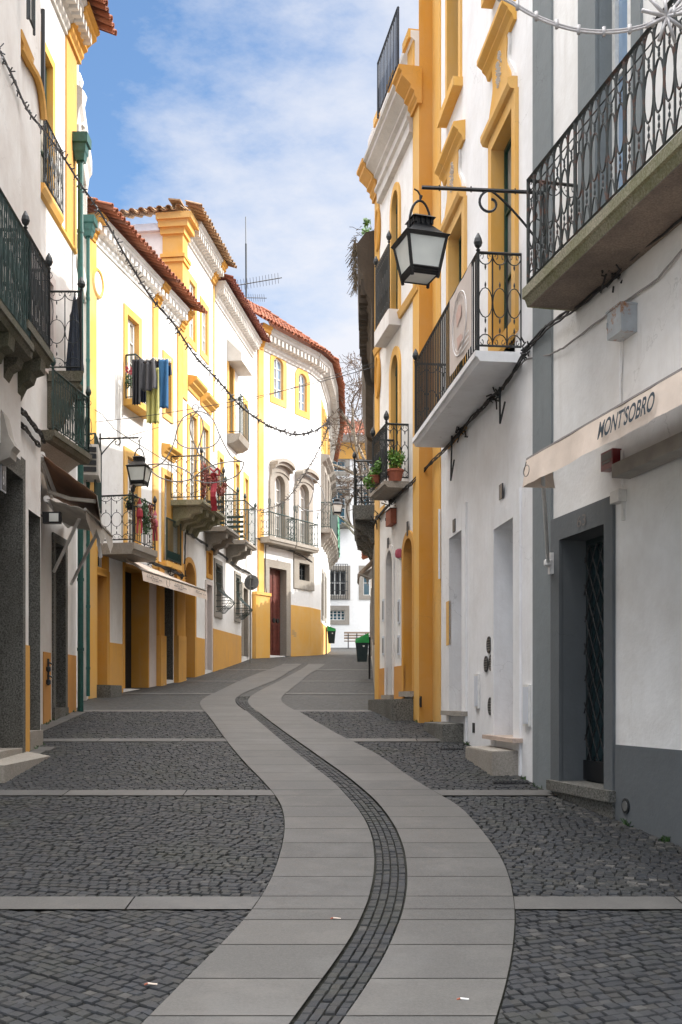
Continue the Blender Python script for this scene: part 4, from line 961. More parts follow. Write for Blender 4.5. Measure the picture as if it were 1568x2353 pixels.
# ================================================================ WALL LANTERNS
def lantern(hook, s, yaw, wallp, label, drop=.22, scroll=True, rodz=None):
    """hook: point the lantern hangs from; wallp: wall end of the bracket bar."""
    hook = Vector(hook); wallp = Vector(wallp); root = empty('wall_lantern', wallp, label, 'street lantern', 'wall lanterns on iron brackets')
    d = (hook - wallp); d.z = 0; L = d.length; d.normalize(); up = Vector((0, 0, 1))
    m = MB(); m.tube([wallp, wallp + d * L * .5, wallp + d * (L - .02)], .024 * s ** .5, 6)
    k = wallp + d * L * .45
    pts = [wallp + d * (.02) - up * (.55 * L * .8)] + [wallp + d * (L * (.02 + .43 * t)) - up * (.44 * L * (1 - t) ** 1.25) for t in (.08, .15, .25, .35, .45, .55, .65, .75, .84, .92)] + [k]
    c0 = k + Vector((0, 0, 0)) + d * (.0) - up * .10 * L; 
    pts += [c0 + (d * math.sin(a) + up * math.cos(a)) * .10 * L * (1 - a / 9) for a in [.3 * q_ for q_ in range(1, 21)]]
    m.tube(pts, .016 * s ** .5, 6)
    m.tube([wallp + d * .03 - up * L * .62, wallp + d * .03 + up * .12], .02, 6)
    for q in (.25, .6, .85): m.tube([wallp + d * L * q - up * .03, wallp + d * L * q + up * .035], .008, 4)
    m.tube([hook, hook + d * .03 + up * .05, hook + d * .07 + up * .07], .01, 4); m.tube([hook - d * .02, hook + up * -.05], .012, 4)
    m.build('bracket', 'black', root)
    ca, sa = math.cos(yaw), math.sin(yaw); X = Vector((ca, sa, 0)); Yv = Vector((-sa, ca, 0)); zr = hook.z - drop
    def sq(h, z): return [hook * 1 + X * a * h + Yv * b * h + up * (z - hook.z) for a, b in ((-1, -1), (1, -1), (1, 1), (-1, 1))]
    f = MB(); zc = zr + .165 * s; zt = zc + .10 * s
    Ht = min(.34 * s, hook.z - zt - .02 + .10 * s)
    f.tube([hook + up * (zc - hook.z - .10 * s) + X * math.cos(a) * .155 * s + up * ((.10 * s + Ht) * math.sin(a) ** .8) for a in [math.pi * i / 14 for i in range(15)]], .017 * s, 6)
    f.tube([hook + up * (zc + Ht - hook.z), hook], .012, 5)
    def fr(h0, z0, h1, z1): f.box(sq(h0, z0) + sq(h1, z1))
    f.lathe(Vector((hook.x, hook.y, zt)), [(.09 * s, 0), (.0, .06 * s)], 4)
    fr(.16 * s, zt - .025 * s, .11 * s, zt + .012 * s); fr(.115 * s, zc - .01, .115 * s, zt - .02 * s)
    for k2 in range(4):
        for q in (-.8, -.27, .27, .8):
            A = sq(.128 * s, zc)[k2].lerp(sq(.128 * s, zc)[(k2 + 1) % 4], (q + 1) / 2); f.tube([A, A + up * .075 * s], .017 * s, 4)
    fr(.235 * s, zr + .015 * s, .10 * s, zc + .005); fr(.30 * s, zr - .02 * s, .23 * s, zr + .02 * s)
    zbm = zr - .50 * s; ht, hb = .265, .175
    fr(.272 * s, zr - .06 * s, .305 * s, zr - .02 * s)
    for a, b in ((-1, -1), (1, -1), (1, 1), (-1, 1)):
        f.tube([hook + X * a * ht * s + Yv * b * ht * s + up * (zr - .03 * s - hook.z), hook + X * a * hb * s + Yv * b * hb * s + up * (zbm - .05 * s - hook.z)], .022 * s, 4)
    for k2 in range(4):
        for (hh, dz, rr_) in ((hb, 0, .02), (hb + .008, .035, .024), (hb + .014, .07, .02)):
            A, B_ = sq(hh * s, zbm + dz * s)[k2], sq(hh * s, zbm + dz * s)[(k2 + 1) % 4]; f.tube([A, B_], rr_ * s, 4)
    f.build('lantern_frame', 'black', root)
    zr -= .03 * s
    T, Bq = sq(ht * .99 * s, zr - .01 * s), sq(hb * 1.0 * s, zbm)
    for k2 in range(4):
        g_ = MB(); g_.quad(Bq[k2], Bq[(k2 + 1) % 4], T[(k2 + 1) % 4], T[k2]); g_.build('glass_pane', 'frost', root, recalc=False)
    g_ = MB(); g_.quad(*sq(hb * .97 * s, zbm - .005)); g_.build('bottom_pane', 'frost', root, recalc=False)
wp = FA.W(FA.u(1262), .03, FA.z(1262, 444)); Yh = 11.88
lantern(P(966, 449, Yh), .87, R(17), wp, 'large black four sided lantern on a scrolled bracket, nearest, right side', drop=.50)
FL3 = Fac((-5.72, 23.5), (-4.51, 29.56), 1)
lantern(P(320.5, 1012, 24.0), .82, R(-8), FL3.W(FL3.u(226), .02, FL3.z(226, 1008)), 'black lantern on a scrolled bracket in front of the left white house', drop=.60)
lantern(P(775, 1124, 38.0), .70, R(6), Vector((1.12, 38.3, P(775, 1124, 38).z)), 'small distant black lantern on a bracket at the far end on the right', drop=.55)
# ================================================================ CABLES right side
def cable(pts, r, n=5, label=None, name='cable', mat='cable', cat='cable', sag=0, strands=1, group='cables on the facades', extra=None):
    m = MB(); P3 = [Vector(p) for p in pts]
    for s_ in range(strands):
        Q = []
        for i, (a, b) in enumerate(zip(P3, P3[1:])):
            for j in range(5):
                t = j / 5; q = a.lerp(b, t); q = q + Vector((rnd.uniform(-1, 1) * .006, rnd.uniform(-1, 1) * .006, rnd.uniform(-.012, .012) - sag * 4 * t * (1 - t))) * (1 if strands > 1 else .4) + Vector((0, 0, .03 * math.sin(s_ * 2.1 + i * 1.7 + t * 3))) * (strands > 1)
                Q.append(q)
        Q.append(P3[-1]); m.tube(Q, r, n)
    if extra: extra(m)
    return tag(m.build(name, mat), label, cat, group)
pa = [FA.W(FA.u(x), .07, FA.z(x, y)) for x, y in ((1620, 470), (1568, 512), (1446, 605), (1431, 634), (1326, 716), (1268, 754))]
pb = [FB.W(FB.u(x), .07, FB.z(x, y)) for x, y in ((1221, 806), (1200, 845), (1169, 891), (1148, 908), (1110, 946), (1071, 989), (1047, 1018), (1002, 1062))]
pc = [FC.W(FC.u(x), .08, FC.z(x, y)) for x, y in ((955, 1112), (942, 1121), (908, 1155), (873, 1192), (866, 1215))]
def clutter(pts, n=22):
    def f(m):
        for p in pts:
            for _ in range(n):
                a = p + Vector((rnd.gauss(0, .05), rnd.gauss(0, .05), rnd.gauss(0, .05))); b = a + Vector((rnd.gauss(0, .06), rnd.gauss(0, .06), rnd.gauss(0, .07))); m.tube([a, b], .01, 4)
    return f
cable(pa + pb + pc, .012, strands=4, label='bundle of black cables sagging along the right hand walls under the balconies', extra=clutter([pa[3], pb[0], pb[3], pb[5], pc[2], pc[3]], 14))
cable([FA.W(FA.u(x), .03, FA.z(x, y)) for x, y in ((1600, 545), (1520, 640), (1420, 710), (1300, 800), (1270, 815))] + [FB.W(FB.u(x), .03, FB.z(x, y)) for x, y in ((1215, 825), (1190, 850))], .011, label='pale cable looping below the black bundle on the nearest right wall', mat='cablegrey')
m = MB(); a = FB.W(FB.u(1166), .10, FB.z(1166, 890)); m.tube([a, a + Vector((0, -.03, -.48)), a + Vector((.02, -.3, -.28))], .014, 5); tag(m.build('wall_bracket', 'iron'), 'black bent iron bracket under the white slab balcony, nearer one', 'bracket', 'iron cable brackets')
m = MB(); a = FB.W(FB.u(1053), .10, FB.z(1053, 1010)); m.tube([a + Vector((0, -.02, .18)), a, a + Vector((0, .15, -.62)), a + Vector((.02, -.15, -.36))], .014, 5); tag(m.build('wall_bracket', 'iron'), 'black bent iron bracket under the white slab balcony, farther one', 'bracket', 'iron cable brackets')
m = MB(); a = Vector(FD.W(1.4, .1, FD.z(862, 1285, .1))); m = MB()
ta = empty('torn_awning', a, 'small torn beige awning on the right hand wall past the arched doors', 'awning', 'awnings over the shopfronts')
Yt = 29.5
q = [P(856, 1284, Yt), P(824, 1316, Yt - .3), P(822, 1330, Yt - .3), P(856, 1300, Yt + .2)]; m.quad(*q); m.quad(P(824, 1316, Yt - .3), P(828, 1322, Yt + 1.6), P(857, 1292, Yt + 1.8), P(856, 1284, Yt)); m.build('canopy', 'canvas', ta, recalc=False)
m = MB(); m.poly([P(822, 1318, Yt - .31), P(827, 1322, Yt - .2), P(825, 1345, Yt - .2), P(821, 1340, Yt - .3)]); m.poly([P(829, 1322, Yt - .2), P(855, 1305, Yt), P(855, 1330, Yt), P(847, 1333, Yt), P(846, 1348, Yt), P(841, 1330, Yt)]); m.build('valance', 'canvasgrey', ta, recalc=False)
m = MB(); m.tube([P(824, 1317, Yt - .3), P(858, 1330, Yt + .1)], .02, 5); m.build('arm', 'whitemetal', ta)
# light tube at top right
m = MB(); pts = [(1120, -14), (1165, 2), (1215, 32), (1270, 56), (1330, 72), (1400, 76), (1470, 66), (1530, 42), (1580, 10)]
def smooth(pts, k=6):
    out = []
    for i in range(len(pts) - 1):
        p0 = Vector(pts[max(i - 1, 0)]); p1 = Vector(pts[i]); p2 = Vector(pts[i + 1]); p3 = Vector(pts[min(i + 2, len(pts) - 1)])
        for j in range(k):
            t = j / k; out.append(.5 * ((2 * p1) + (p2 - p0) * t + (2 * p0 - 5 * p1 + 4 * p2 - p3) * t * t + (3 * p1 - p0 - 3 * p2 + p3) * t ** 3))
    out.append(Vector(pts[-1])); return out
sp = [P(p[0], p[1], 8.0) for p in smooth([(a, b) for a, b in pts])]
m.tube(sp, .009, 6); m.tube([p + Vector((0, .005, .022)) for p in sp], .009, 6)
for i in range(4, len(sp), 5): m.tube([sp[i] + Vector((0, 0, -.02)), sp[i] + Vector((0, 0, .045))], .016, 6)
hub = P(1532, 38, 8.0)
for i in range(9): a_ = i * .7 + .2; m.tube([hub, hub + Vector((math.cos(a_), .2 * math.sin(i), math.sin(a_))) * .20], .014, 6)
tag(m.build('rope_light', 'lightrope', smooth=True), 'clear rope light arc with a starburst crossing the top right corner', 'rope light', 'unlit christmas lights')
# ================================================================ LEFT: L1
F1 = Fac((-4.062, 4), (-4.532, 15.76), 1)
L1 = empty('granite_doorway_house', F1.W(9, -1, 1), 'nearest left house, stained white wall, dark granite doorways and ornate green balcony', 'house', 'houses along the street')
def gd(F, root, xa, xb, xr, yT, yB, depth, sur=.0, smat='granite', dm='darkdoor', **k):
    return wpx(F, root, xa, xb, xr, yT, yB, sur=sur, smat=smat, solid=dm, depth=depth, door=True, name='door', proud=.03, **k)
u50 = F1.u(47); z50 = F1.z(47, 1102)
window(F1, L1, u50 - 1.25, u50, F1.ground(u50) + .12, z50, sur=0, smat='granite', solid='darkdoor', depth=.42, door=True, name='door', proud=.03)
u97 = F1.u(93); u64 = F1.u(66)
window(F1, L1, u64, u97, F1.ground(u97) + .22, F1.z(80, 1180), sur=0, smat='granite', solid='darkdoor', depth=.5, door=True, name='door')
window(F1, L1, 6.5, 7.7, 6.3, 8.6, sur=.14, smat='granitelight', fmat='greenframe', name='french_window')
wall(F1, L1, 0, F1.L, -1, 17, 'whiteold')
band(F1, L1, 'door_surround', u50 - 1.6, u50 + .13, -.5, z50 + .30, 'granite', o=.04)
band(F1, L1, 'dado', u50 + .13, u64, .2, F1.z(57, 1482), 'dado_y', o=.02)
m = MB(); m.fbox(F1, 0, F1.u(31), -.02, .10, F1.z(31, 1057), 17); m.build('upper_wall', 'whiteold', L1)
ust = F1.u(31)
m = MB(); m.fbox(F1, u50 - 1.5, u50 + .02, -.3, .03, -.3, F1.ground(u50) + .14); m.build('door_sill', 'granitelight', L1)
m = MB(); m.fbox(F1, u64, F1.L + .03, -.3, .03, -.3, F1.ground(u97) + .24); m.build('door_sill', 'granitelight', L1)
m = MB(); z = F1.z(8, 1097, .045); u = F1.u(7, .045); m.fbox(F1, u - .10, u + .12, .04, .055, z - .19, z + .19); m.cur = 1; m.fbox(F1, u - .085, u + .105, .055, .06, z - .17, z + .17); pl = tag(m.build('house_number_plate', ['plaquewhite', 'plaqueblack']), 'black number plate reading 61 on the granite lintel at the left edge', 'number plate', 'house number plates')
text('61', 'numerals', 'plaquewhite', pl, F1.W(u - .085, .064, z - .11), F1.W(1, 0, 0) - F1.W(0, 0, 0), (0, 0, 1), .28, .003, stretch=.55)
# step stone on the street
x0, y0 = -4.02, 12.5; m = MB()
m.box([(-4.5, 12.5, .3), (-4.03, 12.5, .3), (-4.05, 14.55, .3), (-4.5, 14.9, .3), (-4.5, 12.5, G(12.5) + .24), (-4.03, 12.5, G(12.5) + .235), (-4.05, 14.55, G(14.55) + .035), (-4.5, 14.9, G(14.9) + .05)])
tag(m.build('granite_step', 'granitelight'), 'long pale granite step in front of the nearest left doorway', 'step', 'granite steps at the doors')
# upper window sliver and stone bands high on L1
zz = F1.z(45, 110); m = MB(); m.prism(F1, [(0, zz - .06), (.10, zz - .03), (.12, zz + .06), (0, zz + .1)], ust, F1.u(60)); m.tube([F1.W(F1.u(x), .05, F1.z(x, y)) for x, y in smooth([(38, 105), (48, 125), (62, 150), (76, 175), (86, 210), (91, 250), (93, 275)], 4)], .055, 6); m.build('string_course', 'dado_y', L1)
wq = MB(); rail_seg(wq, F1.W(ust - .1, .22, 0), F1.W(F1.u(42), .22, 0), F1.z(40, 75), 1.1, .12, 'plain'); wq.build('window_railing', 'iron', L1)
# balconies
u77 = F1.u(79, .5)
zb1 = EYE + (HY - 790) * F1.Y(77, .5) / FL
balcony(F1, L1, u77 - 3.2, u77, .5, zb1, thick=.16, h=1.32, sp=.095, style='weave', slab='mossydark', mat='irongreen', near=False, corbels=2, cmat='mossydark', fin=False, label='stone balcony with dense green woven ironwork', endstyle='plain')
u120 = F1.u(120, .45); zb2 = EYE + (HY - 814) * F1.Y(120, .45) / FL
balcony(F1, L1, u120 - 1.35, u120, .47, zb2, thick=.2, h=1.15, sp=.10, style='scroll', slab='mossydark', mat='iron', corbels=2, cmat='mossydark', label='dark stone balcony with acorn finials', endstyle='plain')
m = MB(); q = [(-40, 900), (-6, 925), (8, 950), (20, 1000), (34, 1024), (26, 1034), (24, 1050), (-2, 1060), (-40, 1050)]; Y0, Y1 = 13.3, 13.6; n = len(q)
m.add([P(x, y, Y0) for x, y in q] + [P(x, y, Y0) + Vector((-.02, .3, 0)) for x, y in q], [tuple(range(n)), tuple(reversed(range(n, 2 * n)))] + [(i, (i + 1) % n, n + (i + 1) % n, n + i) for i in range(n)])
tag(m.build('rolled_canvas', 'canvasgrey'), 'end of a grey rolled canvas hanging over the doorway at the left edge', 'canvas')
# ================================================================ LEFT: L2
F2 = Fac((-5.2, 16.4), (-5.2, 20.5), 1)
L2 = empty('green_downpipe_house', F2.W(2, -1, 1.3), 'left house with red tiled eaves, ochre pilaster and barred yellow framed window', 'house', 'houses along the street')
z1 = F2.z(129, 161); 
window(F2, L2, F2.u(88), F2.u(118), F2.z(135, 500), z1 - .15, sur=.16, smat='yellow', fmat='greenframe', pane='curtain', depth=.08, name='window', cols=2, rows=3)
ub = F2.u(134); m = MB(); m.prism(F2, [(0, F2.z(135, 520)), (.06, F2.z(135, 520)), (.11, F2.z(135, 508)), (.11, F2.z(135, 500)), (0, F2.z(135, 498))], F2.u(88), ub); sx = m.build('window_sill', 'yellow', L2)
r = MB(); rail_seg(r, F2.W(F2.u(90), .09, 0), F2.W(ub - .02, .09, 0), F2.z(135, 500), 1.15, .13, 'weave'); r.build('window_railing', 'iron', L2)
window(F2, L2, F2.u(98), F2.u(119), F2.z(128, 862), F2.z(128, 670), sur=.16, smat='pinkish', fmat='whiteframe', depth=.16, name='french_window')
window(F2, L2, F2.u(125), F2.u(147), F2.ground(3.0) + .2, F2.z(135, 1252), sur=.16, smat='granite', solid='darkdoor', depth=.38, door=True, name='door')
wall(F2, L2, 0, F2.L, -1, F2.z(170, 125), 'whiteold')
band(F2, L2, 'pilaster', F2.u(150), F2.u(173.5), F2.z(173, 580), F2.z(170, 130), 'dado_y', o=.03)
zz = F2.z(173, 580); m = MB(); m.prism(F2, [(0, zz - .06), (.05, zz - .04), (.05, zz + .02), (0, zz + .03)], 0, F2.L - .1); m.build('string_course', 'yellow', L2)
band(F2, L2, 'dado', F2.u(150), F2.L - .05, .3, F2.z(163, 1505), 'orange', o=.02); band(F2, L2, 'dado', F2.u(99), F2.u(115), .3, F2.z(108, 1499), 'orange', o=.02)
cz2 = F2.z(170, 128); cornice(F2, L2, 0, F2.L + .05, cz2, h=.62, over=.42, mat='cornice', dent=.2, caps=((F2.u(150), F2.L + .08),))
ze = EYE + (HY - 92) * 20.5 / FL; roof(F2, L2, 0, F2.L + .15, cz2 + .6, .70, 4, .42, 'tilered', courses=8)
m = MB(); m.fbox(F2, F2.u(125) - .16, F2.u(148) + .1, -.2, .06, .5, F2.ground(3.0) + .2); m.build('door_sill', 'granite', L2)
m = MB(); z = F2.z(127, 1475); m.tube([F2.W(F2.u(127), -.26, z - .3), F2.W(F2.u(127), -.15, z - .27), F2.W(F2.u(127), -.15, z + .27), F2.W(F2.u(127), -.26, z + .3)], .018, 6); m.build('door_handle', 'whitemetal', L2)
m = MB(); u = F2.u(99.5, .3); m.tube([F2.W(u, .3, F2.z(99.5, 215, .3)), F2.W(u, .3, F2.z(99.5, 22, .3))], .035, 6); m.tube([F2.W(u, .0, F2.z(99.5, 205)), F2.W(u, .32, F2.z(99.5, 208, .3))], .02, 4); m.tube([F2.W(u, .0, F2.z(99.5, 40)), F2.W(u, .32, F2.z(99.5, 42, .3))], .02, 4); tag(m.build('iron_pole', 'black'), 'thin black iron pole standing off the upper left wall beside the yellow window', 'pole')
# B3 and B4
zb3 = EYE + (HY - 856) * 18.55 / FL
u3 = 18.45 - 16.4
m = MB(); m.box([F2.W(u3, 0, zb3 - .18), F2.W(u3, .62, zb3 - .18), F2.W(u3 + 1.25, .12, zb3 - .18), F2.W(u3 + 1.3, 0, zb3 - .18), F2.W(u3, 0, zb3), F2.W(u3, .66, zb3), F2.W(u3 + 1.3, .14, zb3), F2.W(u3 + 1.35, 0, zb3)])
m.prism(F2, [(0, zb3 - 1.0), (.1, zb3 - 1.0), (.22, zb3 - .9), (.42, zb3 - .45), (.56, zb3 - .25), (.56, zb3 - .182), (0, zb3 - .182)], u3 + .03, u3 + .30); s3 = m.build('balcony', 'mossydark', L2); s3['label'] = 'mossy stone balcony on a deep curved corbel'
r = MB(); rail_end(r, F2.W(u3 + .05, .02, 0), F2.W(u3 + .05, .60, 0), zb3, 1.42, n=2); rail_seg(r, F2.W(u3 + .05, .60, 0), F2.W(u3 + 1.25, .10, 0), zb3, 1.42, .07, 'plain'); finial(r, F2.W(u3 + .05, .6, zb3 + 1.42), .075, .25); r.build('railing', 'iron', s3)
ps = empty('furled_parasol', F2.W(u3 + .2, .42, zb3), 'dark navy furled parasol standing in the balcony corner above the brown awning', 'parasol')
m = MB(); c = F2.W(u3 + .22, .44, zb3 + .02); pr = [(.13, 0.0), (.14, .1), (.11, .5), (.07, .95), (.03, 1.3), (.01, 1.4)]
k = 18; vs = []
for (rr_, zq) in pr:
    for j in range(k): a_ = 6.283 * j / k; q = rr_ * (1 + .22 * (j % 2)); vs.append((c.x + q * math.cos(a_) * .95, c.y + q * math.sin(a_) * .95, c.z + zq))
m.add(vs, [(i * k + j, i * k + (j + 1) % k, (i + 1) * k + (j + 1) % k, (i + 1) * k + j) for i in range(5) for j in range(k)]); m.build('fabric', 'navy', ps)
m = MB(); m.tube([c, c + Vector((0, 0, 1.46))], .015, 5); m.build('pole', 'iron', ps)
FB4 = Fac((-7.24 + 1.74 + .75 - .75, 17.4), (-7.24 + 1.97, 19.9), 1)
FB4 = Fac((-5.42, 17.3), (-5.18, 19.6), 1)
ov = .74; uA4, uB4 = FB4.u(126, ov), FB4.u(212, ov); zb4 = EYE + (HY - 1046) * FB4.Y(212, ov) / FL
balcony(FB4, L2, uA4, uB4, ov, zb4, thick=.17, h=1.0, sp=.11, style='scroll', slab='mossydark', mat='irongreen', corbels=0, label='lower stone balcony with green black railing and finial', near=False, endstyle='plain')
m = MB(); m.prism(FB4, [(0, zb4 - .5), (.1, zb4 - .5), (ov * .7, zb4 - .2), (ov * .75, zb4 - .172), (0, zb4 - .172)], uA4 + .1, uB4 - .1); m.build('balcony_underside', 'granitelight', L2)
# downpipes
def pipe(x, y0, y1, Y, r, label, hop):
    root = empty('downpipe', P(x, y1, Y), label, 'downpipe', 'green downpipes')
    m = MB(); a, b = P(x, y0, Y), P(x, y1, Y); m.tube([a, b], r, 10)
    zz = a.z
    while zz > b.z: m.tube([(a.x, a.y, zz - .03), (a.x, a.y, zz + .03)], r * 1.18, 10); zz -= 1.35
    m.build('pipe', 'greenpipe', root, smooth=False)
    h = MB(); w, hh = hop; n = [(.5, 0), (.62, .28), (.72, .34), (.78, .6), (1., .64), (1.02, 1.)]
    for (p, q), (p2, q2) in zip(n, n[1:]):
        h.box([(a.x + sx * w * p, a.y + sy * w * p, a.z + hh * q) for sx, sy in ((-1, -1), (1, -1), (1, 1), (-1, 1))] + [(a.x + sx * w * p2, a.y + sy * w * p2, a.z + hh * q2) for sx, sy in ((-1, -1), (1, -1), (1, 1), (-1, 1))])
    h.build('hopper', 'greenpipe', root)
pipe(185.5, 372, 1636, 20.25, .058, 'thick dark green downpipe with a square hopper, nearer of the two on the left', (.17, .5))
pipe(203, 545, 1600, 22.9, .042, 'thinner dark green downpipe with a square hopper, farther of the two on the left', (.17, .42))
# narrow white house behind the pipes
F2b = Fac((-5.27, 20.6), (-5.74, 23.4), 1)
L2b = empty('narrow_white_house', F2b.W(1, -1, 1.5), 'narrow tall white house end with worn mouldings between the two green downpipes', 'house', 'houses along the street')
wall(F2b, L2b, 0, F2b.L, -1, 13.6, 'whitefar')
m = MB(); m.prism(F2b, [(0, 13.0), (.06, 13.0), (.1, 13.3), (.16, 13.4), (.16, 13.7), (0, 13.8)], 0, F2b.L); m.prism(F2b, [(0, 10.4), (.05, 10.4), (.08, 10.6), (.08, 10.8), (0, 10.85)], 0, F2b.L); m.fbox(F2b, F2b.L - .3, F2b.L, 0, .06, 1, 13); m.build('mouldings', 'cornice', L2b)
m = MB(); m.fbox(F2b, .0, .55, -.2, .05, 12.9, 14.6); m.fbox(F2b, -.05, .6, -.25, .1, 12.75, 12.95); m.build('chimney', 'cornice', L2b)
m = MB(); q = F2b.W(.7, .05, 14.0)
m.lathe(Vector(q) + Vector((0, 0, -.7)), [(.12, 0), (.12, .12), (.05, .2), (.12, .42), (.16, .6), (.10, .72), (.05, .78), (.09, .9), (.02, 1.1)], 9)
m.build('roof_ornament', 'whiteold', L2b)
# ================================================================ LEFT: L3 laundry house
F3 = FL3
L3 = empty('laundry_house', F3.W(3, -1, 2), 'sunlit white house with yellow trim, red tiled eaves and washing at its window', 'house', 'houses along the street')
zc3 = F3.z(219, 561)
W31 = wpx(F3, L3, 291, 317, 291, 722, 918, sur=.2, smat='yellow', cols=2, rows=4, depth=.09, pane='curtain', fw=.08)
m = MB(); zq = F3.z(284, 918); m.fbox(F3, F3.u(284), F3.u(331), -.05, .34, zq - .14, zq + .02); m.build('window_sill', 'yellow', L3)
r = MB(); rail_seg(r, F3.W(F3.u(286), .30, 0), F3.W(F3.u(327), .30, 0), zq, 1.1, .12, 'scroll'); rail_seg(r, F3.W(F3.u(286), .05, 0), F3.W(F3.u(286), .30, 0), zq, 1.1, .12, 'plain'); r.build('window_railing', 'irongreen', L3)
zf3 = F3.z(280, 1247)
W32 = window(F3, L3, F3.u(291), F3.u(315), zf3, F3.z(286, 1045), sur=.2, smat='yellow', cols=2, rows=3, depth=.09, pane='curtain', name='french_window')
W33 = wpx(F3, L3, 378, 392, 378, 822, 948, sur=.16, smat='yellow', fmat='greenframe', pane='glass', depth=.14, rows=4)
W34 = wpx(F3, L3, 376, 391, 376, 1090, 1286, sur=.16, smat='yellow', cols=2, rows=3, depth=.1, name='french_window')
D31 = window(F3, L3, F3.u(221), F3.u(244), F3.ground(1.2) + .22, F3.z(221, 1320), sur=.14, smat='ochre', solid='ochre', depth=.35, door=True, name='door')
T31 = wpx(F3, L3, 222, 243, 222, 1268, 1302, sur=.12, smat='ochre', cols=2, rows=1, depth=.1, pane='dark', name='transom_window')
D32 = window(F3, L3, F3.u(285), F3.u(338), F3.ground(2.8) + .03, F3.z(285, 1300), sur=.08, smat='ochre', solid='dark', depth=.40, door=True, name='shop_door')
D33 = window(F3, L3, F3.u(376), F3.u(398), F3.ground(5) + .12, F3.z(376, 1330), sur=.0, smat='granite', solid='dark', depth=.4, door=True, name='shop_door')
wall(F3, L3, 0, F3.L, -1, zc3 + .1, 'white')
for xa, xb, yb in ((203, 219, None), (350, 362, None), (407, 421, None)):
    band(F3, L3, 'pilaster', F3.u(xa), min(F3.u(xb), F3.L), 1 if xa > 400 or xa < 210 else 5.0, zc3, 'yellow', o=.04)
for xa, xb in ((359, 372), (400, 418)):
    band(F3, L3, 'pilaster_base', F3.u(xa), F3.u(xb), 1.5, F3.z(xa, 1460), 'dado_y', o=.14); band(F3, L3, 'pilaster', F3.u(xa) + .02, F3.u(xb) - .02, F3.z(xa, 1460), F3.z(xa, 1290), 'ochre', o=.09)
band(F3, L3, 'dado', F3.u(250), F3.u(282), 1, F3.z(250, 1476), 'dado_y', o=.02); band(F3, L3, 'wall_pier', F3.u(340), F3.u(358), 1.5, F3.z(340, 1330), 'pinkish', o=.02)
m = MB(); d3 = Vector((F3.d.x, F3.d.y, 0)); ellipse(m, F3.W(F3.u(221.5), .03, F3.z(221.5, 651)), d3, .26, .30, .05, 22, 6); m.build('oval_frame', 'yellow', L3)
m = MB(); m.poly([F3.W(F3.u(221.5) + .25 * math.cos(i * .314), .048, F3.z(221.5, 651) + .28 * math.sin(i * .314)) for i in range(20)]); m.build('oval_niche', 'pinkish', L3, recalc=False)
cornice(F3, L3, 0, F3.L + .02, zc3, h=.5, over=.34, mat='white', dent=.26, caps=((0, .35), (F3.u(350), F3.u(364)), (F3.u(410), F3.L + .05)))
zr3 = EYE + (HY - 745) * F3.Y(455, .6) / FL
roof(F3, L3, -.1, F3.L + .25, zc3 + .52, .62, 2.4, .38, 'tilered', courses=6)
for xa, xb, y in ((374, 398, 1018), ):
    hood(F3, L3, (F3.u(xa) + F3.u(xb)) / 2, F3.u(xb) - F3.u(xa) + .15, F3.z(xa, 1048), .24, .30)
m = MB(); zq = F3.z(376, 1290); m.fbox(F3, F3.u(371), F3.u(407), 0, .16, zq - .14, zq); sx = m.build('balcony', 'yellow', L3); r = MB(); rail_seg(r, F3.W(F3.u(372), .14, 0), F3.W(F3.u(405), .14, 0), zq, 1.15, .09, 'plain'); r.fbox(F3, F3.u(372), F3.u(405), .12, .13, zq + .04, zq + .3); r.build('railing', 'irongreen', sx)
uo = .85; ua, ub_ = F3.u(308.7, uo), F3.u(362.5, uo)
balcony(F3, L3, ua, ub_, uo, EYE + (HY - 1246) * F3.Y(308.7, uo) / FL, thick=.26, h=1.1, sp=.12, style='plain', slab='granitelight', mat='iron', label='stone balcony decorated with flowers and christmas figures', corbels=0)
zf = EYE + (HY - 1246) * F3.Y(308.7, uo) / FL
stepblock(F3, 219, 246, .38, 0, .26, 'granite step below the narrow ochre door on the left, two blocks deep'); 
bz = P(219, 1150, 22.6).z; bq = [P(219, 1150, 22.6), P(232, 1150, 24.2)]
m = MB(); a, b = bq; w0 = Vector((-5.72, 22.75, 0)); w1 = Vector((-5.62, 24.25, 0))
m.box([(w0.x, w0.y, bz - .16), (a.x, a.y, bz - .16), (b.x, b.y, bz - .16), (w1.x, w1.y, bz - .16), (w0.x, w0.y, bz), (a.x, a.y, bz), (b.x, b.y, bz), (w1.x, w1.y, bz)])
sb5 = m.build('balcony', 'granitelight', L3); r = MB(); rail_seg(r, a, b, bz, 1.45, .09, 'weave', r=.014); rail_end(r, w0, a, bz, 1.45, n=1); r.build('railing', 'irongreen', sb5); sb5['label'] = 'narrow balcony with green railing behind the thick downpipe'
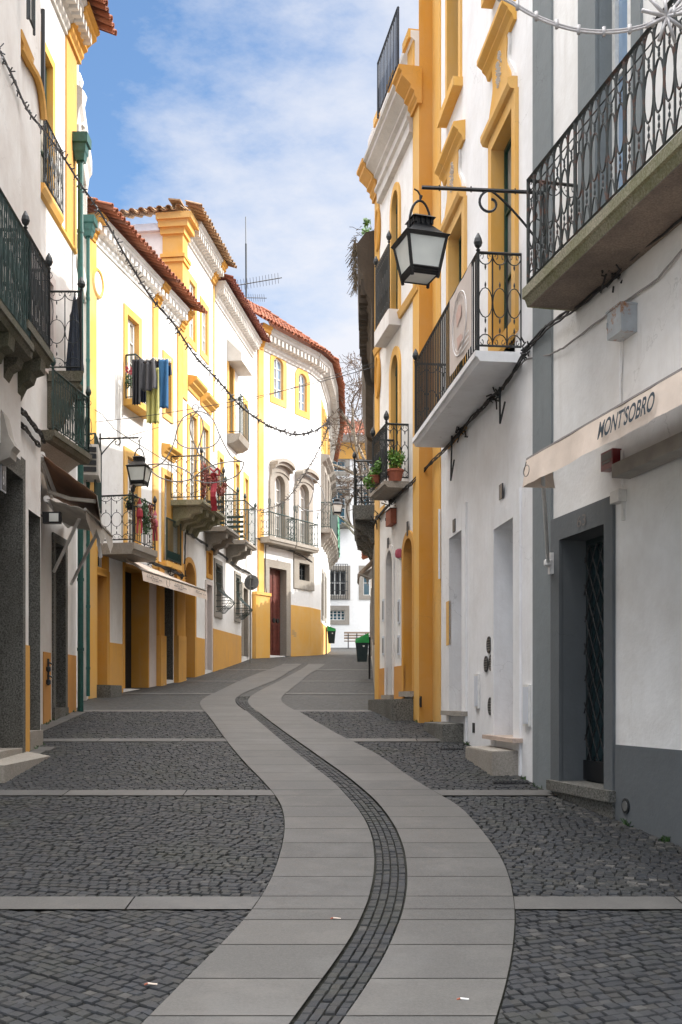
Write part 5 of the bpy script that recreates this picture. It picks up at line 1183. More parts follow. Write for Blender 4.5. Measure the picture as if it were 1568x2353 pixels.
# plants on the flower balcony
def onrail(x, y, o=.9, F=F3): return F.W(F.u(x, o), o, F.z(x, y, o))
c = onrail(299, 1172, .6); pot(tuple(c), .09, .16, 'dark hanging pot with a white flowered plant at the near corner of the flower balcony', [(0, 0, .2, .15, 120), (.05, .05, .32, .12, 80)], 21, ('black', 'leafdark'))
m = MB(); blob(m, onrail(331, 1170), .10, .2, .25, 150, .045, 31); blob(m, onrail(337, 1200), .10, .2, .34, 200, .045, 33); m.cur = 1; blob(m, onrail(345, 1178), .08, .2, .25, 130, .04, 35); blob(m, onrail(352, 1200), .06, .15, .2, 80, .04, 37); tag(m.build('christmas_garland', ['leafdark', 'redleaf'], recalc=False), 'green garland with red bows draped over the flower balcony railing', 'garland')
def figure(c, s, label, red='redcloth', legs='redcloth'):
    c = Vector(c); root = empty('christmas_figure', c, label, 'christmas figure', 'small hanging christmas figures')
    m = MB(); m.lathe(c + Vector((0, 0, -.02 * s)), [(.03 * s, 0), (.085 * s, .05 * s), (.075 * s, .2 * s), (.04 * s, .26 * s)], 10); m.build('coat', red, root)
    m = MB(); m.lathe(c + Vector((0, 0, .25 * s)), [(.02 * s, 0), (.055 * s, .03 * s), (.055 * s, .08 * s), (.02 * s, .11 * s)], 10); m.build('head', 'pinkish', root)
    m = MB(); m.lathe(c + Vector((0, 0, .33 * s)), [(.06 * s, 0), (.045 * s, .05 * s), (.008 * s, .16 * s)], 10); m.build('hat', red, root)
    for sg in (-1, 1): m = MB(); m.tube([c + Vector((.03 * s * sg, 0, 0)), c + Vector((.05 * s * sg, -.01, -.2 * s)), c + Vector((.05 * s * sg, -.03, -.38 * s))], .026 * s, 6); m.build('leg', legs, root)
figure(onrail(321, 1190), .95, 'small red suited christmas figure hanging on the flower balcony railing, nearer one')
figure(onrail(357, 1212), .85, 'small red and pink christmas figure hanging at the far corner of the flower balcony', 'pinkcloth')
blobs = None
# flowers behind the laundry railing
m = MB(); blob(m, F3.W(F3.u(296, .2), .2, F3.z(296, 890)), .1, .2, .16, 100, .04, 41); m.cur = 1; blob(m, F3.W(F3.u(298, .22), .22, F3.z(298, 868)), .1, .2, .1, 60, .04, 43); tag(m.build('flowering_plant', ['leafdark', 'redcloth'], recalc=False), 'red flowering plant behind the railing of the laundry window', 'plant')
# clothes
def cloth(name, xa, xb, yT, yB, Y, mat, label, shape='rect', folds=5, amp=.03, cat='clothing'):
    m = MB(); nx, nz = 30, 20; g_ = []
    for j in range(nz + 1):
        t = j / nz; row = []
        for i in range(nx + 1):
            s_ = i / nx
            if shape == 'trousers':
                c_ = .5; wd = 1.0 - .12 * t
                if t > .35: 
                    leg = -1 if s_ < .5 else 1; ls = (s_ * 2 if s_ < .5 else (s_ - .5) * 2); x = (.5 + leg * .04 * (t - .3)) + (leg * .5 * (ls if leg > 0 else 1 - ls)) * wd
                else: x = .5 + (s_ - .5) * wd
            elif shape == 'shirt': x = .5 + (s_ - .5) * (.78 + .28 * min(1, t * 1.5))
            else: x = s_
            y_ = yT + (yB - yT) * t * (1 - (.10 * abs(s_ - .5) * 2 if shape == 'shirt' else 0)) + (6 * math.sin(s_ * math.pi) if shape == 'shirt' and j < 3 else 0)
            p = P(xa + (xb - xa) * x, y_, Y); p = p + Vector((0, amp * .95 * math.sin(s_ * folds * 6.28 + t * 1.2) * (.4 + t) + .012 * math.sin(s_ * 17 + 2), 0)); row.append(p)
        g_.append(row)
    for j in range(nz):
        for i in range(nx):
            if shape == 'trousers' and i in (nx // 2,) and j > 4: pass
            m.quad(g_[j][i], g_[j][i + 1], g_[j + 1][i + 1], g_[j + 1][i])
    o = m.build(name, mat, recalc=False, smooth=True); md = o.modifiers.new('thickness', 'SOLIDIFY'); md.thickness = .008; tag(o, label, cat, 'washing hung at the window'); return o
Yc = 25.2
cloth('trousers', 303, 323, 826, 930, Yc - .1, 'clothblack', 'black trousers hanging nearest the window frame in the washing', 'trousers', 3)
cloth('leggings', 322, 338, 860, 925, Yc + .3, 'clothnavy', 'dark navy leggings hanging behind the grey shirt', 'trousers', 3)
cloth('yellow_trousers', 335, 367, 846, 973, Yc + .15, 'clothyellow', 'pale yellow trousers, the lowest hanging piece of washing', 'trousers', 3, .04)
cloth('grey_shirt', 316, 359, 822, 900, Yc, 'clothgrey', 'dark grey shirt hanging across the middle of the washing', 'shirt', 3, .05)
cloth('dark_shirt', 355, 368, 824, 872, Yc + .3, 'clothblack', 'black shirt between the grey shirt and the blue jeans', 'shirt', 2)
cloth('jeans', 365, 387, 826, 938, Yc + .05, 'clothblue', 'blue jeans hanging at the right of the washing', 'trousers', 2, .04)
cloth('striped_top', 384, 394, 836, 864, Yc + .2, 'clothnavy', 'small navy striped top, outermost piece of washing on the right', 'shirt', 2)
m = MB(); a0 = F3.W(F3.u(323), .2, F3.z(323, 825))
for k_ in range(3): m.tube([a0 + Vector((0, k_ * .22, 0)), P(396, 830, Yc + .1 + k_ * .2)], .008, 4)
m.tube([a0, F3.W(F3.u(323), .05, F3.z(323, 835))], .015, 4)
for i in range(12): q = a0.lerp(P(396, 830, Yc + .1), .04 + i / 12.5); m.fbox(F3, 0, 0, 0, 0, 0, 0) if False else m.tube([q + Vector((0, 0, -.05)), q + Vector((.01, 0, .05))], .012, 4)
tag(m.build('clothes_rack', 'whitemetal'), 'wire clothes rack with pegs reaching out from the laundry window', 'clothes rack')
# cream awning with small print
uo = .75; F = F3
ra = F3.W(F3.u(266), .08, F3.z(266, 1272)); F4tmp = None
# ================================================================ LEFT: L4
F4 = Fac((-4.51, 29.56), (-4.037, 33.18), 1)
L4 = empty('tall_corner_pillar_house', F4.W(2, -1, 2.2), 'tallest left house with huge yellow corner pillar and old brown tiled roof', 'house', 'houses along the street')
zc4 = F4.z(418, 539)
u_ = F4.u
wpx(F4, L4, 433, 447, 433, 640, 772, sur=.2, smat='yellow', cols=2, rows=3, pane='curtain', depth=.04)
wpx(F4, L4, 463, 475, 463, 700, 805, sur=.2, smat='yellow', cols=2, rows=3, pane='curtain', depth=.04)
zf4 = F4.z(422, 1147)
window(F4, L4, u_(434), u_(450), zf4, F4.z(434, 948), sur=.2, smat='yellow', cols=2, rows=4, pane='curtain', depth=.05, name='french_window')
window(F4, L4, u_(464), u_(477), zf4, F4.z(434, 948), sur=.2, smat='yellow', cols=2, rows=4, pane='curtain', depth=.05, name='french_window')
window(F4, L4, u_(424), u_(446), F4.ground(.6), F4.z(424, 1288), sur=.16, smat='ochre', solid='wood', depth=.35, arch=.35, door=True, name='door')
window(F4, L4, u_(474), u_(485), F4.ground(2.8) + .12, F4.z(474, 1342), sur=.12, smat='pinkish', solid='palepanel', depth=.35, door=True, name='door')
wpx(F4, L4, 477, 485, 477, 1268, 1318, sur=.14, smat='ochre', solid='ochre', depth=.2, name='niche')
wall(F4, L4, 0, F4.L, 0, zc4 + .1, 'white', depth=7)
hood(F4, L4, (u_(430) + u_(456)) / 2, u_(456) - u_(430), F4.z(430, 893), .3, .36); hood(F4, L4, (u_(460) + u_(484)) / 2, u_(484) - u_(460), F4.z(460, 930), .3, .36)
m = MB(); m.fbox(F4, -.03, u_(430) - .05, -.55, .04, 10.2, zc4); m.build('corner_pillar', 'yellow', L4)
m = MB(); 
for (a, b, o_) in ((zc4 - .78, zc4 - .68, .05), (zc4 - .66, zc4 - .56, .08)): m.fbox(F4, -.03 - o_, u_(430) - .05 + o_, -.6 - o_ * 0, .04 + o_, a, b)
m.build('pillar_moulding', 'yellow', L4)
m = MB(); m.fbox(F4, -.10, u_(430), -.60, .10, zc4 - .001, zc4 + .17); m.fbox(F4, -.18, u_(430) + .03, -.64, .22, zc4 + .17, zc4 + .36); m.fbox(F4, -.26, u_(430) + .06, -.68, .34, zc4 + .36, zc4 + .54); m.build('pillar_capital', 'yellow', L4)
m = MB(); m.fbox(F4, -.14, 0, -7, -.62, zc4 + .1, zc4 + .3); m.build('gutter', 'palepanel', L4)
band(F4, L4, 'pilaster', u_(490), F4.L, 9.5, zc4, 'yellow', o=.03); band(F4, L4, 'pilaster', u_(476), u_(489), 6.4, F4.z(477, 1259), 'yellow', o=.03)
band(F4, L4, 'dado', u_(448), u_(470), 1, F4.z(450, 1464), 'dado_y', o=.02)
cornice(F4, L4, u_(430), F4.L + .03, zc4, h=.60, over=.42, mat='cornice', dent=.22, caps=((F4.L - .45, F4.L + .05),))
roof(F4, L4, -.30, F4.L + .2, zc4 + .58, .62, .3, .38, 'tileold', courses=1)
Fs = Fac((-4.51 - .0, 29.5), (-11.5, 30.4), 1); Fs.n = Vector((Fs.d.y, -Fs.d.x)); Fs.n = Fs.n if Fs.n.y < 0 else -Fs.n
m = MB(); upv = Vector((-Fs.n.x, -Fs.n.y, .38)); tiles(m, Fs.W(.0, .28, zc4 + .57), Fs.W(7, .28, zc4 + .36), upv, pitch=.26, courses=3); m.build('side_roof', 'tileold', L4, recalc=False)
ua, ub_ = F4.u(466.5, .9), F4.u(519, .9)
zx = EYE + (HY - 1147) * F4.Y(466.5, .9) / FL
balcony(F4, L4, ua, ub_, .9, zx, thick=.14, h=1.2, sp=.12, style='plain', slab='mossy', mat='iron', corbels=4, cmat='granite', label='wide balcony with red christmas garland on stone corbels')
def onr(F, x, y, o): return F.W(F.u(x, o), o, F.z(x, y, o))
m = MB()
for i in range(16): t = i / 15; c = onr(F4, 468 + 50 * t, 1070 + 44 * t + 26 * abs(math.sin(t * 6.3)), .93); blob(m, c, .09, .14, .14, 55, .04, 50 + i)
for i in range(8): c = onr(F4, 469, 1075 + i * 9, .93); blob(m, c, .08, .1, .08, 30, .04, 80 + i)
tag(m.build('red_garland', 'redleaf', recalc=False), 'dark red leafy garland along the wide balcony railing', 'garland')
m = MB()
for k_ in range(2):
    for i in range(8):
        a, b = onr(F4, 489 + k_ * 5 + 1.5 * math.sin(i), 1086 + 11 * i, .97), onr(F4, 489 + k_ * 5 + 1.5 * math.sin(i + 1), 1097 + 11 * i, .97); w = Vector((.05, 0, 0)); m.quad(a - w, a + w, b + w, b - w)
for sg in (-1, 1): m.tube([onr(F4, 492, 1086, .97) + Vector((0.17 * sg * math.sin(q * .7), 0, .11 * math.sin(q * 1.4) + .02)) for q in range(5)], .03, 5)
o = m.build('ribbon_bow', 'redcloth', recalc=False); tag(o, 'large red ribbon bow hanging from the wide balcony railing', 'ribbon')
# ================================================================ LEFT: L5
F5 = Fac((-4.037, 33.18), (-3.3, 38.8), 1)
L5 = empty('bulging_grille_house', F5.W(3, -1, 2.8), 'sunlit left house with bulging window grilles and yellow dado beside the road sign', 'house', 'houses along the street')
v = F5.u; zc5 = F5.z(500, 694) - .1
wpx(F5, L5, 525, 535, 525, 830, 995, sur=.18, smat='yellow', fmat='greenframe', cols=2, rows=3, name='french_window')
wpx(F5, L5, 561, 567, 561, 925, 1012, sur=.18, smat='yellow', pane='curtain', depth=.06)
zf5 = F5.z(524, 1205)
window(F5, L5, v(503), v(511), zf5, F5.z(503, 1050), sur=.18, smat='yellow', pane='curtain', depth=.06, name='french_window')
window(F5, L5, v(540), v(548), zf5 - .1, zf5 + 2.3, sur=.18, smat='yellow', pane='curtain', depth=.06, name='french_window')
window(F5, L5, v(562), v(569), zf5 - .3, zf5 + 2.1, sur=.18, smat='yellow', pane='curtain', depth=.06, name='french_window')
g1 = wpx(F5, L5, 496, 506, 496, 1300, 1402, sur=.22, smat='granitelight', fmat='greenframe'); g2 = wpx(F5, L5, 541, 549, 541, 1326, 1415, sur=.2, smat='granitelight', fmat='greenframe')
window(F5, L5, v(558), v(568), F5.ground(5) + .1, F5.z(558, 1350), sur=.18, smat='granitelight', solid='wood', depth=.3, door=True, name='door')
wall(F5, L5, 0, F5.L, 0, zc5 + .1, 'white')
for (w_, xa, xb, yT, yB) in ((g1, 494, 508, 1295, 1405), (g2, 540, 551, 1320, 1420)):
    r = MB(); a, b = v(xa), v(xb); zt, zq = F5.z(xa, yT), F5.z(xa, yB); H = zt - zq
    def prof(t): return .06 + (.42 * math.exp(-((t - .22) / .17) ** 2) if t < .75 else .0)
    k = 6
    for i in range(k):
        u2 = a + (b - a) * i / (k - 1); edge_ = 1 if 0 < i < k - 1 else .95
        r.tube([F5.W(u2, prof(j / 14) * edge_, zq + H * j / 14) for j in range(15)], .010, 4)
    for t in (0, .1, .22, .34, .6, .85, 1): o_ = prof(t); r.tube([F5.W(a, .02, zq + H * t), F5.W(a, o_, zq + H * t), F5.W(b, o_, zq + H * t), F5.W(b, .02, zq + H * t)], .012, 4)
    r.build('window_grille', 'irongreen', L5)
band(F5, L5, 'dado', v(489), v(554), 1, F5.z(489, 1444), 'dado_y', o=.02)
m = MB(); zh = F5.z(524, 832); m.fbox(F5, v(522), v(522) + 1.7, 0, .5, zh, zh + .1); m.prism(F5, [(0, zh + .1), (.5, zh + .1), (.5, zh + .25), (.0, zh + .75)], v(522), v(522) + 1.7); m.build('window_hood', 'cornice', L5)
zz = F5.z(524, 998); m = MB(); m.prism(F5, [(0, zz - .34), (.2, zz - .32), (.40, zz - .2), (.46, zz), (0, zz)], v(522), v(522) + 1.5); s5 = m.build('balcony', 'granitelight', L5)
r = MB(); rail_seg(r, F5.W(v(522) + .05, .42, 0), F5.W(v(522) + 1.45, .42, 0), zz, 1.15, .13, 'plain'); rail_seg(r, F5.W(v(522) + .05, .0, 0), F5.W(v(522) + .05, .42, 0), zz, 1.15, .13, 'plain'); blob(r, F5.W(v(522) + .1, .42, zz + 1.2), .12, .12, .12, 50, .05, 3); r.build('railing', 'irongreen', s5)
cornice(F5, L5, 0, F5.L + .02, zc5, h=.6, over=.38, mat='cornice', dent=.22)
roof(F5, L5, 0, F5.L + .3, zc5 + .62, .58, 5, .42, 'tiledark', courses=7)
for (xa, xb, yb, pr_, lb) in ((522, 551.5, 1209, .75, 'stone balcony with slatted sides on a scrolled corbel'), (566, 591, 1240, .75, 'small stone balcony nearest the end of the left side')):
    a, b = v(xa, pr_), v(xb, pr_); zq = EYE + (HY - yb) * F5.Y(xa, pr_) / FL
    balcony(F5, L5, a, min(b, a + 2.1), pr_, zq, thick=.14, h=1.3, sp=.16, style='plain', slab='granitelight', mat='irongreen', corbels=2, cmat='granitelight', label=lb)
    r = MB(); 
    for i in range(5): r.fbox(F5, a + .04, a + .07, .1, pr_ - .1, zq + .08 + i * .16, zq + .16 + i * .16)
    r.build('balcony_slats', 'irongreen', L5)
# ================================================================ END HOUSE L6 / L7 with curved corner
F6 = Fac((-3.3, 38.8), (-1.25, 42.18), 1); F6c = Fac((-1.25, 42.18), (-.86, 43.3), 1); F7 = Fac((-.86, 43.3), (-.63, 46.5), 1); F8 = Fac((-.63, 46.5), (-.56, 53), 1); F9 = Fac((-.56, 53), (-.98, 61), 1)
L6 = empty('red_door_house', F6.W(2, -1, 3), 'big white house closing the curve with red brown door, stone framed windows and red roof', 'house', 'houses along the street')
q6 = F6.u; zc6 = 15.0
wpx(F6, L6, 628.5, 650, 628.5, 818, 912, sur=.24, smat='yellow', cols=2, rows=4, arch=.22, pane='glassskyreflect', depth=.07)
wpx(F6, L6, 685.5, 704, 685.5, 855, 940, sur=.24, smat='yellow', cols=2, rows=4, arch=.22, pane='glassskyreflect', depth=.07)
z8 = F6.z(627, 1240); z9 = F6.z(685, 1254)
w8 = window(F6, L6, q6(628), q6(652), z8, F6.z(628, 1090), sur=.30, smat='granitelight', cols=2, rows=5, arch=.35, pane='shutter', depth=.14, name='french_window', proud=.08)
w9 = window(F6, L6, q6(685), q6(707), z9, F6.z(685, 1110), sur=.30, smat='granitelight', cols=2, rows=5, arch=.35, pane='shutter', depth=.14, name='french_window', proud=.08)
dr = wpx(F6, L6, 617, 656, 617, 1303, 1505, sur=.30, smat='granitelight', solid='reddoor', cols=4, depth=.22, door=True, name='door', proud=.06)
swn = wpx(F6, L6, 686, 709.5, 686, 1293, 1332, sur=.36, smat='granitelight', cols=3, rows=3, fmat='iron', pane='glass', proud=.05)
wall(F6, L6, 0, F6.L, 0, zc6, 'whitefar', depth=6)
for F_ in (F6c, F7, F8, F9):
    if F_ is F7:
        for uu in (.5, 1.9): window(F_, L6, uu, uu + .7, 8.9, 11.2, sur=.2, smat='granitelight', cols=2, rows=4, proud=.16, depth=.1, pane='curtain', name='french_window')
        for uu in (.6, 2.0): window(F_, L6, uu, uu + .6, 12.2, 14.0, sur=.2, smat='yellow', cols=2, rows=3, pane='curtain', depth=.1)
        for uu in (.7, 2.1): window(F_, L6, uu, uu + .6, 5.2, 7.0, sur=.18, smat='granitelight', pane='dark', proud=.03)
    if F_ is F8:
        for uu in (.4, 2.2, 4.2): window(F_, L6, uu, uu + .8, 8.9, 11.2, sur=.2, smat='granitelight', cols=2, rows=4, proud=.16, depth=.1, pane='curtain', name='french_window')
        for uu in (.4, 2.2, 4.2): window(F_, L6, uu, uu + .6, 12.2, 14.0, sur=.2, smat='yellow', cols=2, rows=3, pane='curtain', depth=.1)
    wall(F_, L6, 0, F_.L, 0, zc6, 'whitefar', depth=3 if F_ is not F6c else .5)
    for i in range(0):
        pass
for F_, pos_ in ((F7, (.35, 1.75)), (F8, (.3, 2.1, 4.1))):
    for uu in pos_: hood(F_, L6, uu + .5, 1.2, 11.45, .36, .4, 'granitelight')
for F_, a, b in ((F7, .1, F7.L - .1), (F8, .05, 5.6)):
    balcony(F_, L6, a, b, .48, 8.75, thick=.16, h=1.1, sp=.18, style='plain', slab='granitelight', mat='irongreen', corbels=4, cmat='granitelight', label='long side balcony of the curved house', fin=False)
m = MB()
for i in range(18):
    for j in range(5):
        a = .1 + i * .3; z0 = 8.7 + j * .25; W = F8.W; o1 = .50 + .03 * math.sin(i * 1.3 + j); m.quad(W(a, .50 + .03 * math.sin(i + j), z0), W(a + .3, o1, z0), W(a + .3, o1, z0 + .25), W(a, .50 + .03 * math.sin(i + j), z0 + .25))
nt_ = m.build('green_netting', 'netting', recalc=False); tag(nt_, 'green plastic netting covering the far side balcony of the curved house', 'netting')
# hoods and balconies on the front
for (xa, xb, yb) in ((620, 661, 1077), (678, 717, 1100)):
    a, b = q6(xa), q6(xb); zz = F6.z(xa, yb); m = MB(); n = 10
    for i in range(n):
        t0, t1 = i / n, (i + 1) / n; e = lambda t: .20 * math.sin(math.pi * t) ** .6 + .08 * math.sin(math.pi * 3 * t) * 0; W = F6.W; ua_, ub2 = a + (b - a) * t0, a + (b - a) * t1
        for (o_, dz, hh) in ((.12, -.25, .26), (.28, 0, .14), (.38, .12, .14)):
            m.box([W(ua_, 0, zz + dz + e(t0)), W(ub2, 0, zz + dz + e(t1)), W(ub2, o_, zz + dz + e(t1)), W(ua_, o_, zz + dz + e(t0)), W(ua_, 0, zz + dz + hh + e(t0)), W(ub2, 0, zz + dz + hh + e(t1)), W(ub2, o_, zz + dz + hh + e(t1)), W(ua_, o_, zz + dz + hh + e(t0))])
    m.build('window_hood', 'granitelight', L6)
for (xa, xb, zz) in ((618, 679, z8 - .02), (681, 732, z9 - .02)):
    a, b = q6(xa, .45), min(q6(xb, .45), F6.L + .35); bb = balcony(F6, L6, a, b, .5, zz, thick=.22, h=.92, sp=.13, style='plain', slab='granitelight', mat='irongreen', corbels=0, label='shallow front balcony of the curved house', fin=False)
    for uu in (a + .05, (a + b) / 2, b - .05):
        r = MB(); r.tube([F6.W(uu, .45, zz + .9), F6.W(uu, .45, zz + 1.4)], .015, 4); ellipse(r, F6.W(uu, .45, zz + 1.3), Vector((F6.d.x, F6.d.y, 0)), .08, .14, .012, 10); r.build('railing_spike', 'irongreen', bb.parent)
m = MB(); m.fbox(F6, q6(592), q6(604), 0, .06, F6.z(592, 1365), zc6 - .1); m.build('corner_strip', 'yellow', L6); m = MB(); m.fbox(F6, .0, q6(612), 0, .18, 2, F6.z(592, 1366)); m.fbox(F6, -.02, q6(612) + .04, 0, .22, F6.z(592, 1368), F6.z(592, 1361)); m.build('pilaster_base', 'yellow', L6)
band(F6, L6, 'dado', q6(668), F6.L, 2, F6.z(670, 1390), 'yellow', o=.02); band(F6c, L6, 'dado', 0, F6c.L, 2, F6.z(670, 1390), 'yellow', o=.02); band(F7, L6, 'dado', 0, F7.L, 2, F6.z(670, 1390) - .5, 'yellow', o=.02); band(F8, L6, 'dado', 0, F8.L, 2, 5.0, 'yellow', o=.02)
cornice(F6, L6, .0, F6.L, zc6 - .2, h=.75, over=.5, mat='cornice', dent=.26, caps=((0, .6),))
for F_ in (F6c, F7, F8, F9): cornice(F_, L6, -.05, F_.L + .03, zc6 - .2, h=.75, over=.5, mat='cornice', dent=.26)
roof(F6, L6, -.5, F6.L + .25, zc6 + .56, .72, 2.6, .74, 'tilered', courses=9)
for F_, c_ in ((F6c, 8), (F7, 7), (F8, 7), (F9, 7)): roof(F_, L6, -.35, F_.L + .1, zc6 + .56, .72, 2.2, .74 if F_ is F6c else .66, 'tilered', courses=c_)
Fh = Fac((-3.3, 38.8), (-6.3, 41.2), 1); Fh.n = Vector((Fh.d.y, -Fh.d.x)); Fh.n = Fh.n if Fh.n.y < 0 else -Fh.n
plaque(F6, 642, 1295, .3, .34, 'number plate over the red brown door', None, 'plaquewhite')
m = MB()
for sg in (-1, 1): c = F6.W(q6(638) + sg * .12, -.10, F6.z(638, 1426)); disc(m, c, (F6.n.x, F6.n.y, 0), .09, .05, 12)
m.build('door_knocker', 'iron', dr)
for (x, y, lb) in ((673, 1453, 'dark green round vent on the far yellow dado, left one'), (677.5, 1458, 'dark green round vent on the far yellow dado, right one')): wvent(F6, x, y, .14, lb, 'irongreen')
# antenna
xa = (566 - CX) / FL * 39.5; ar = empty('tv_antenna', (xa, 39.5, P(566, 695, 39.5).z), 'tall thin mast with television aerials on the roof', 'antenna')
m = MB(); m.tube([P(566, 705, 39.5), P(565.5, 560, 39.5)], .035, 5); m.tube([P(565.5, 560, 39.5), P(565, 498, 39.5)], .018, 4); m.build('mast', 'iron', ar)
m = MB(); a, b = P(520, 660, 39.2), P(648, 638, 39.8); m.tube([a, b], .02, 4)
for i in range(16): c = a.lerp(b, .1 + i / 18); m.tube([c + Vector((.0, -.25, .1)), c + Vector((0, .25, -.1))], .008, 3)
a, b = P(568, 684, 39.4), P(613, 685, 39.7); m.tube([a, b], .016, 4)
for i in range(8): c = a.lerp(b, .1 + i / 9); m.tube([c + Vector((0, -.2, .06)), c + Vector((0, .2, -.06))], .007, 3)
m.build('aerial', 'iron', ar)
# ================================================================ LEFT AWNINGS
a1 = empty('brown_awning', P(97, 1046, 17.0), 'sloping brown awning hanging out from the left wall, with worn grey valance', 'awning', 'awnings over the shopfronts')
def sheet(pts, mat, name, parent, n=8, wob=.02):
    m = MB(); A_, B_, C_, D_ = [Vector(p) for p in pts]; g_ = [[(A_.lerp(B_, i / n)).lerp(D_.lerp(C_, i / n), j / n) + Vector((0, 0, -wob * math.sin(math.pi * j / n) * 2 + wob * .4 * math.sin(i * 2.2))) for i in range(n + 1)] for j in range(n + 1)]
    for j in range(n):
        for i in range(n): m.quad(g_[j][i], g_[j][i + 1], g_[j + 1][i + 1], g_[j + 1][i])
    o = m.build(name, mat, parent, recalc=False, smooth=True); md = o.modifiers.new('thickness', 'SOLIDIFY'); md.thickness = .01; return o
nr, nf, ff, fr_ = P(97, 1044, 16.9), P(224, 1138, 16.7), P(233, 1196, 18.6), P(119, 1140, 18.7)
sheet((nr, nf, ff, fr_), 'canvasbrown', 'canopy', a1); sheet((nf, nf + Vector((.03, 0, -.22)), ff + Vector((.03, 0, -.25)), ff), 'canvasgrey', 'valance', a1, 6, .01)
m = MB(); m.tube([nr, fr_], .05, 8); m.build('roller', 'whitemetal', a1); m = MB(); m.tube([P(112, 1130, 17.2), P(160, 1146, 17.0), P(219, 1152, 16.8)], .035, 5); m.tube([P(100, 1062, 17), P(130, 1140, 17.4)], .035, 5); m.build('arm', 'canvasgrey', a1)
m = MB(); m.fbox(F2, .2, .75, 0, .28, F2.z(108, 1048), F2.z(108, 1018)); m.build('bracket_box', 'pinkish', a1)
a2 = empty('beige_awning', P(110, 1150, 17.4), 'ragged beige awning with two long white arms below the brown one', 'awning', 'awnings over the shopfronts')
r0, r1 = P(108, 1146, 16.9), P(157, 1207, 19.6); f0, f1 = P(196, 1170, 16.6), P(258, 1232, 19.2)
sheet((r0, f0, f1, r1), 'canvasgrey', 'canopy', a2, 8, .03); m = MB(); m.tube([r0, r1], .055, 8); m.build('roller', 'whitemetal', a2); m = MB(); m.tube([f0, f1], .025, 6); m.build('front_bar', 'canvasgrey', a2)
m = MB(); k = 9
for i in range(k):
    a, b = f0.lerp(f1, i / k), f0.lerp(f1, (i + 1) / k); h0, h1 = .16 + .10 * (i % 3), .16 + .10 * ((i + 1) % 3); m.quad(a, b, b + Vector((.02, 0, -h1)), a + Vector((.02, 0, -h0)))
m.build('valance', 'canvasgrey', a2, recalc=False)
m = MB(); m.tube([F2.W(F2.u(118), .05, F2.z(118, 1313)), P(190, 1176, 17.4)], .032, 5); m.build('arm', 'whitemetal', a2); m = MB(); m.tube([F2.W(F2.u(158), .05, F2.z(158, 1342)), P(224, 1222, 18.8)], .032, 5); m.build('arm', 'whitemetal', a2)
m = MB(); m.quad(P(219, 1215, 18.2), P(226, 1213, 18.2), P(236, 1280, 18.2), P(228, 1284, 18.2)); m.build('torn_strip', 'whitemetal', a2, recalc=False)
fl = empty('floodlight', P(118, 1190, 16.6), 'black square floodlight under the beige awning', 'floodlight'); m = MB(); c = P(120, 1190, 16.6); m.abox(c.x - .14, c.x + .14, c.y - .05, c.y + .06, c.z - .09, c.z + .09); m.tube([c, c + Vector((-.3, .1, .08))], .02, 5); m.build('housing', 'black', fl); m = MB(); m.abox(c.x - .03, c.x + .115, c.y - .058, c.y - .05, c.z - .065, c.z + .065); m.build('lens', 'frost', fl)
acu = empty('air_conditioner', F2b.W(.6, .15, F2b.z(203, 1105)), 'air conditioner unit on the wall behind the lower left balcony', 'air conditioner'); m = MB(); zq = F2b.z(203, 1110); m.fbox(F2b, 1.5, 2.3, .02, .38, zq - .3, zq + .35); m.build('casing', 'cornice', acu); m = MB()
for i in range(4): m.fbox(F2b, 1.46, 1.5, .06, .34, zq - .24 + i * .14, zq - .14 + i * .14)
m.build('vents', 'black', acu)
# cream awning
uo = .8
def F34(x, y, o): return F3.pt(x, y, o) if x < 418 else F4.pt(x, y, o)
a3 = empty('cream_shop_awning', F3.pt(300, 1290), 'long cream awning with small grey print over the shop doors on the left', 'awning', 'awnings over the shopfronts')
zro = F3.z(266, 1272, .06); r0, r1 = F3.W(F3.u(266), .08, zro), F4.W(F4.u(441), .08, zro - .15)
f0, f1 = F3.pt(326, 1309, uo), F4.pt(474, 1357, uo + .05)
sheet((r0, r1, f1, f0), 'canvas', 'canopy', a3, 12, .015)
m = MB(); vd = Vector((.04, -.01, -.26)); K = 14
for i in range(K):
    a, b = f0.lerp(f1, i / K), f0.lerp(f1, (i + 1) / K); m.quad(a, b, b + vd, a + vd)
m.build('valance', 'canvas', a3, recalc=False); m = MB(); m.tube([f0, f1], .022, 6); m.tube([r0, f0], .018, 5); m.build('front_bar', 'canvasgrey', a3)
m = MB(); dd = (f1 - f0); nrm = Vector((.02, -.008, 0))
for (t0, t1, hh) in ((.06, .22, .07), (.05, .26, .12), (.12, .22, .17), (.46, .6, .08), (.44, .64, .13), (.5, .57, .18), (.80, .95, .08), (.82, .97, .13), (.78, .81, .12)):
    k = int((t1 - t0) * 90)
    for i in range(k):
        if rnd.random() < .25: continue
        s0 = t0 + (t1 - t0) * i / k; a = f0 + dd * s0 + vd * (hh / .26) + nrm; b = a + dd * ((t1 - t0) / k * .7); m.quad(a, b, b + vd * .12, a + vd * .12)
ellipse(m, f0 + dd * .35 + vd * .5 + nrm, dd.normalized(), .11, .1, .004, 16); m.build('print', 'inkgrey', a3, recalc=False)
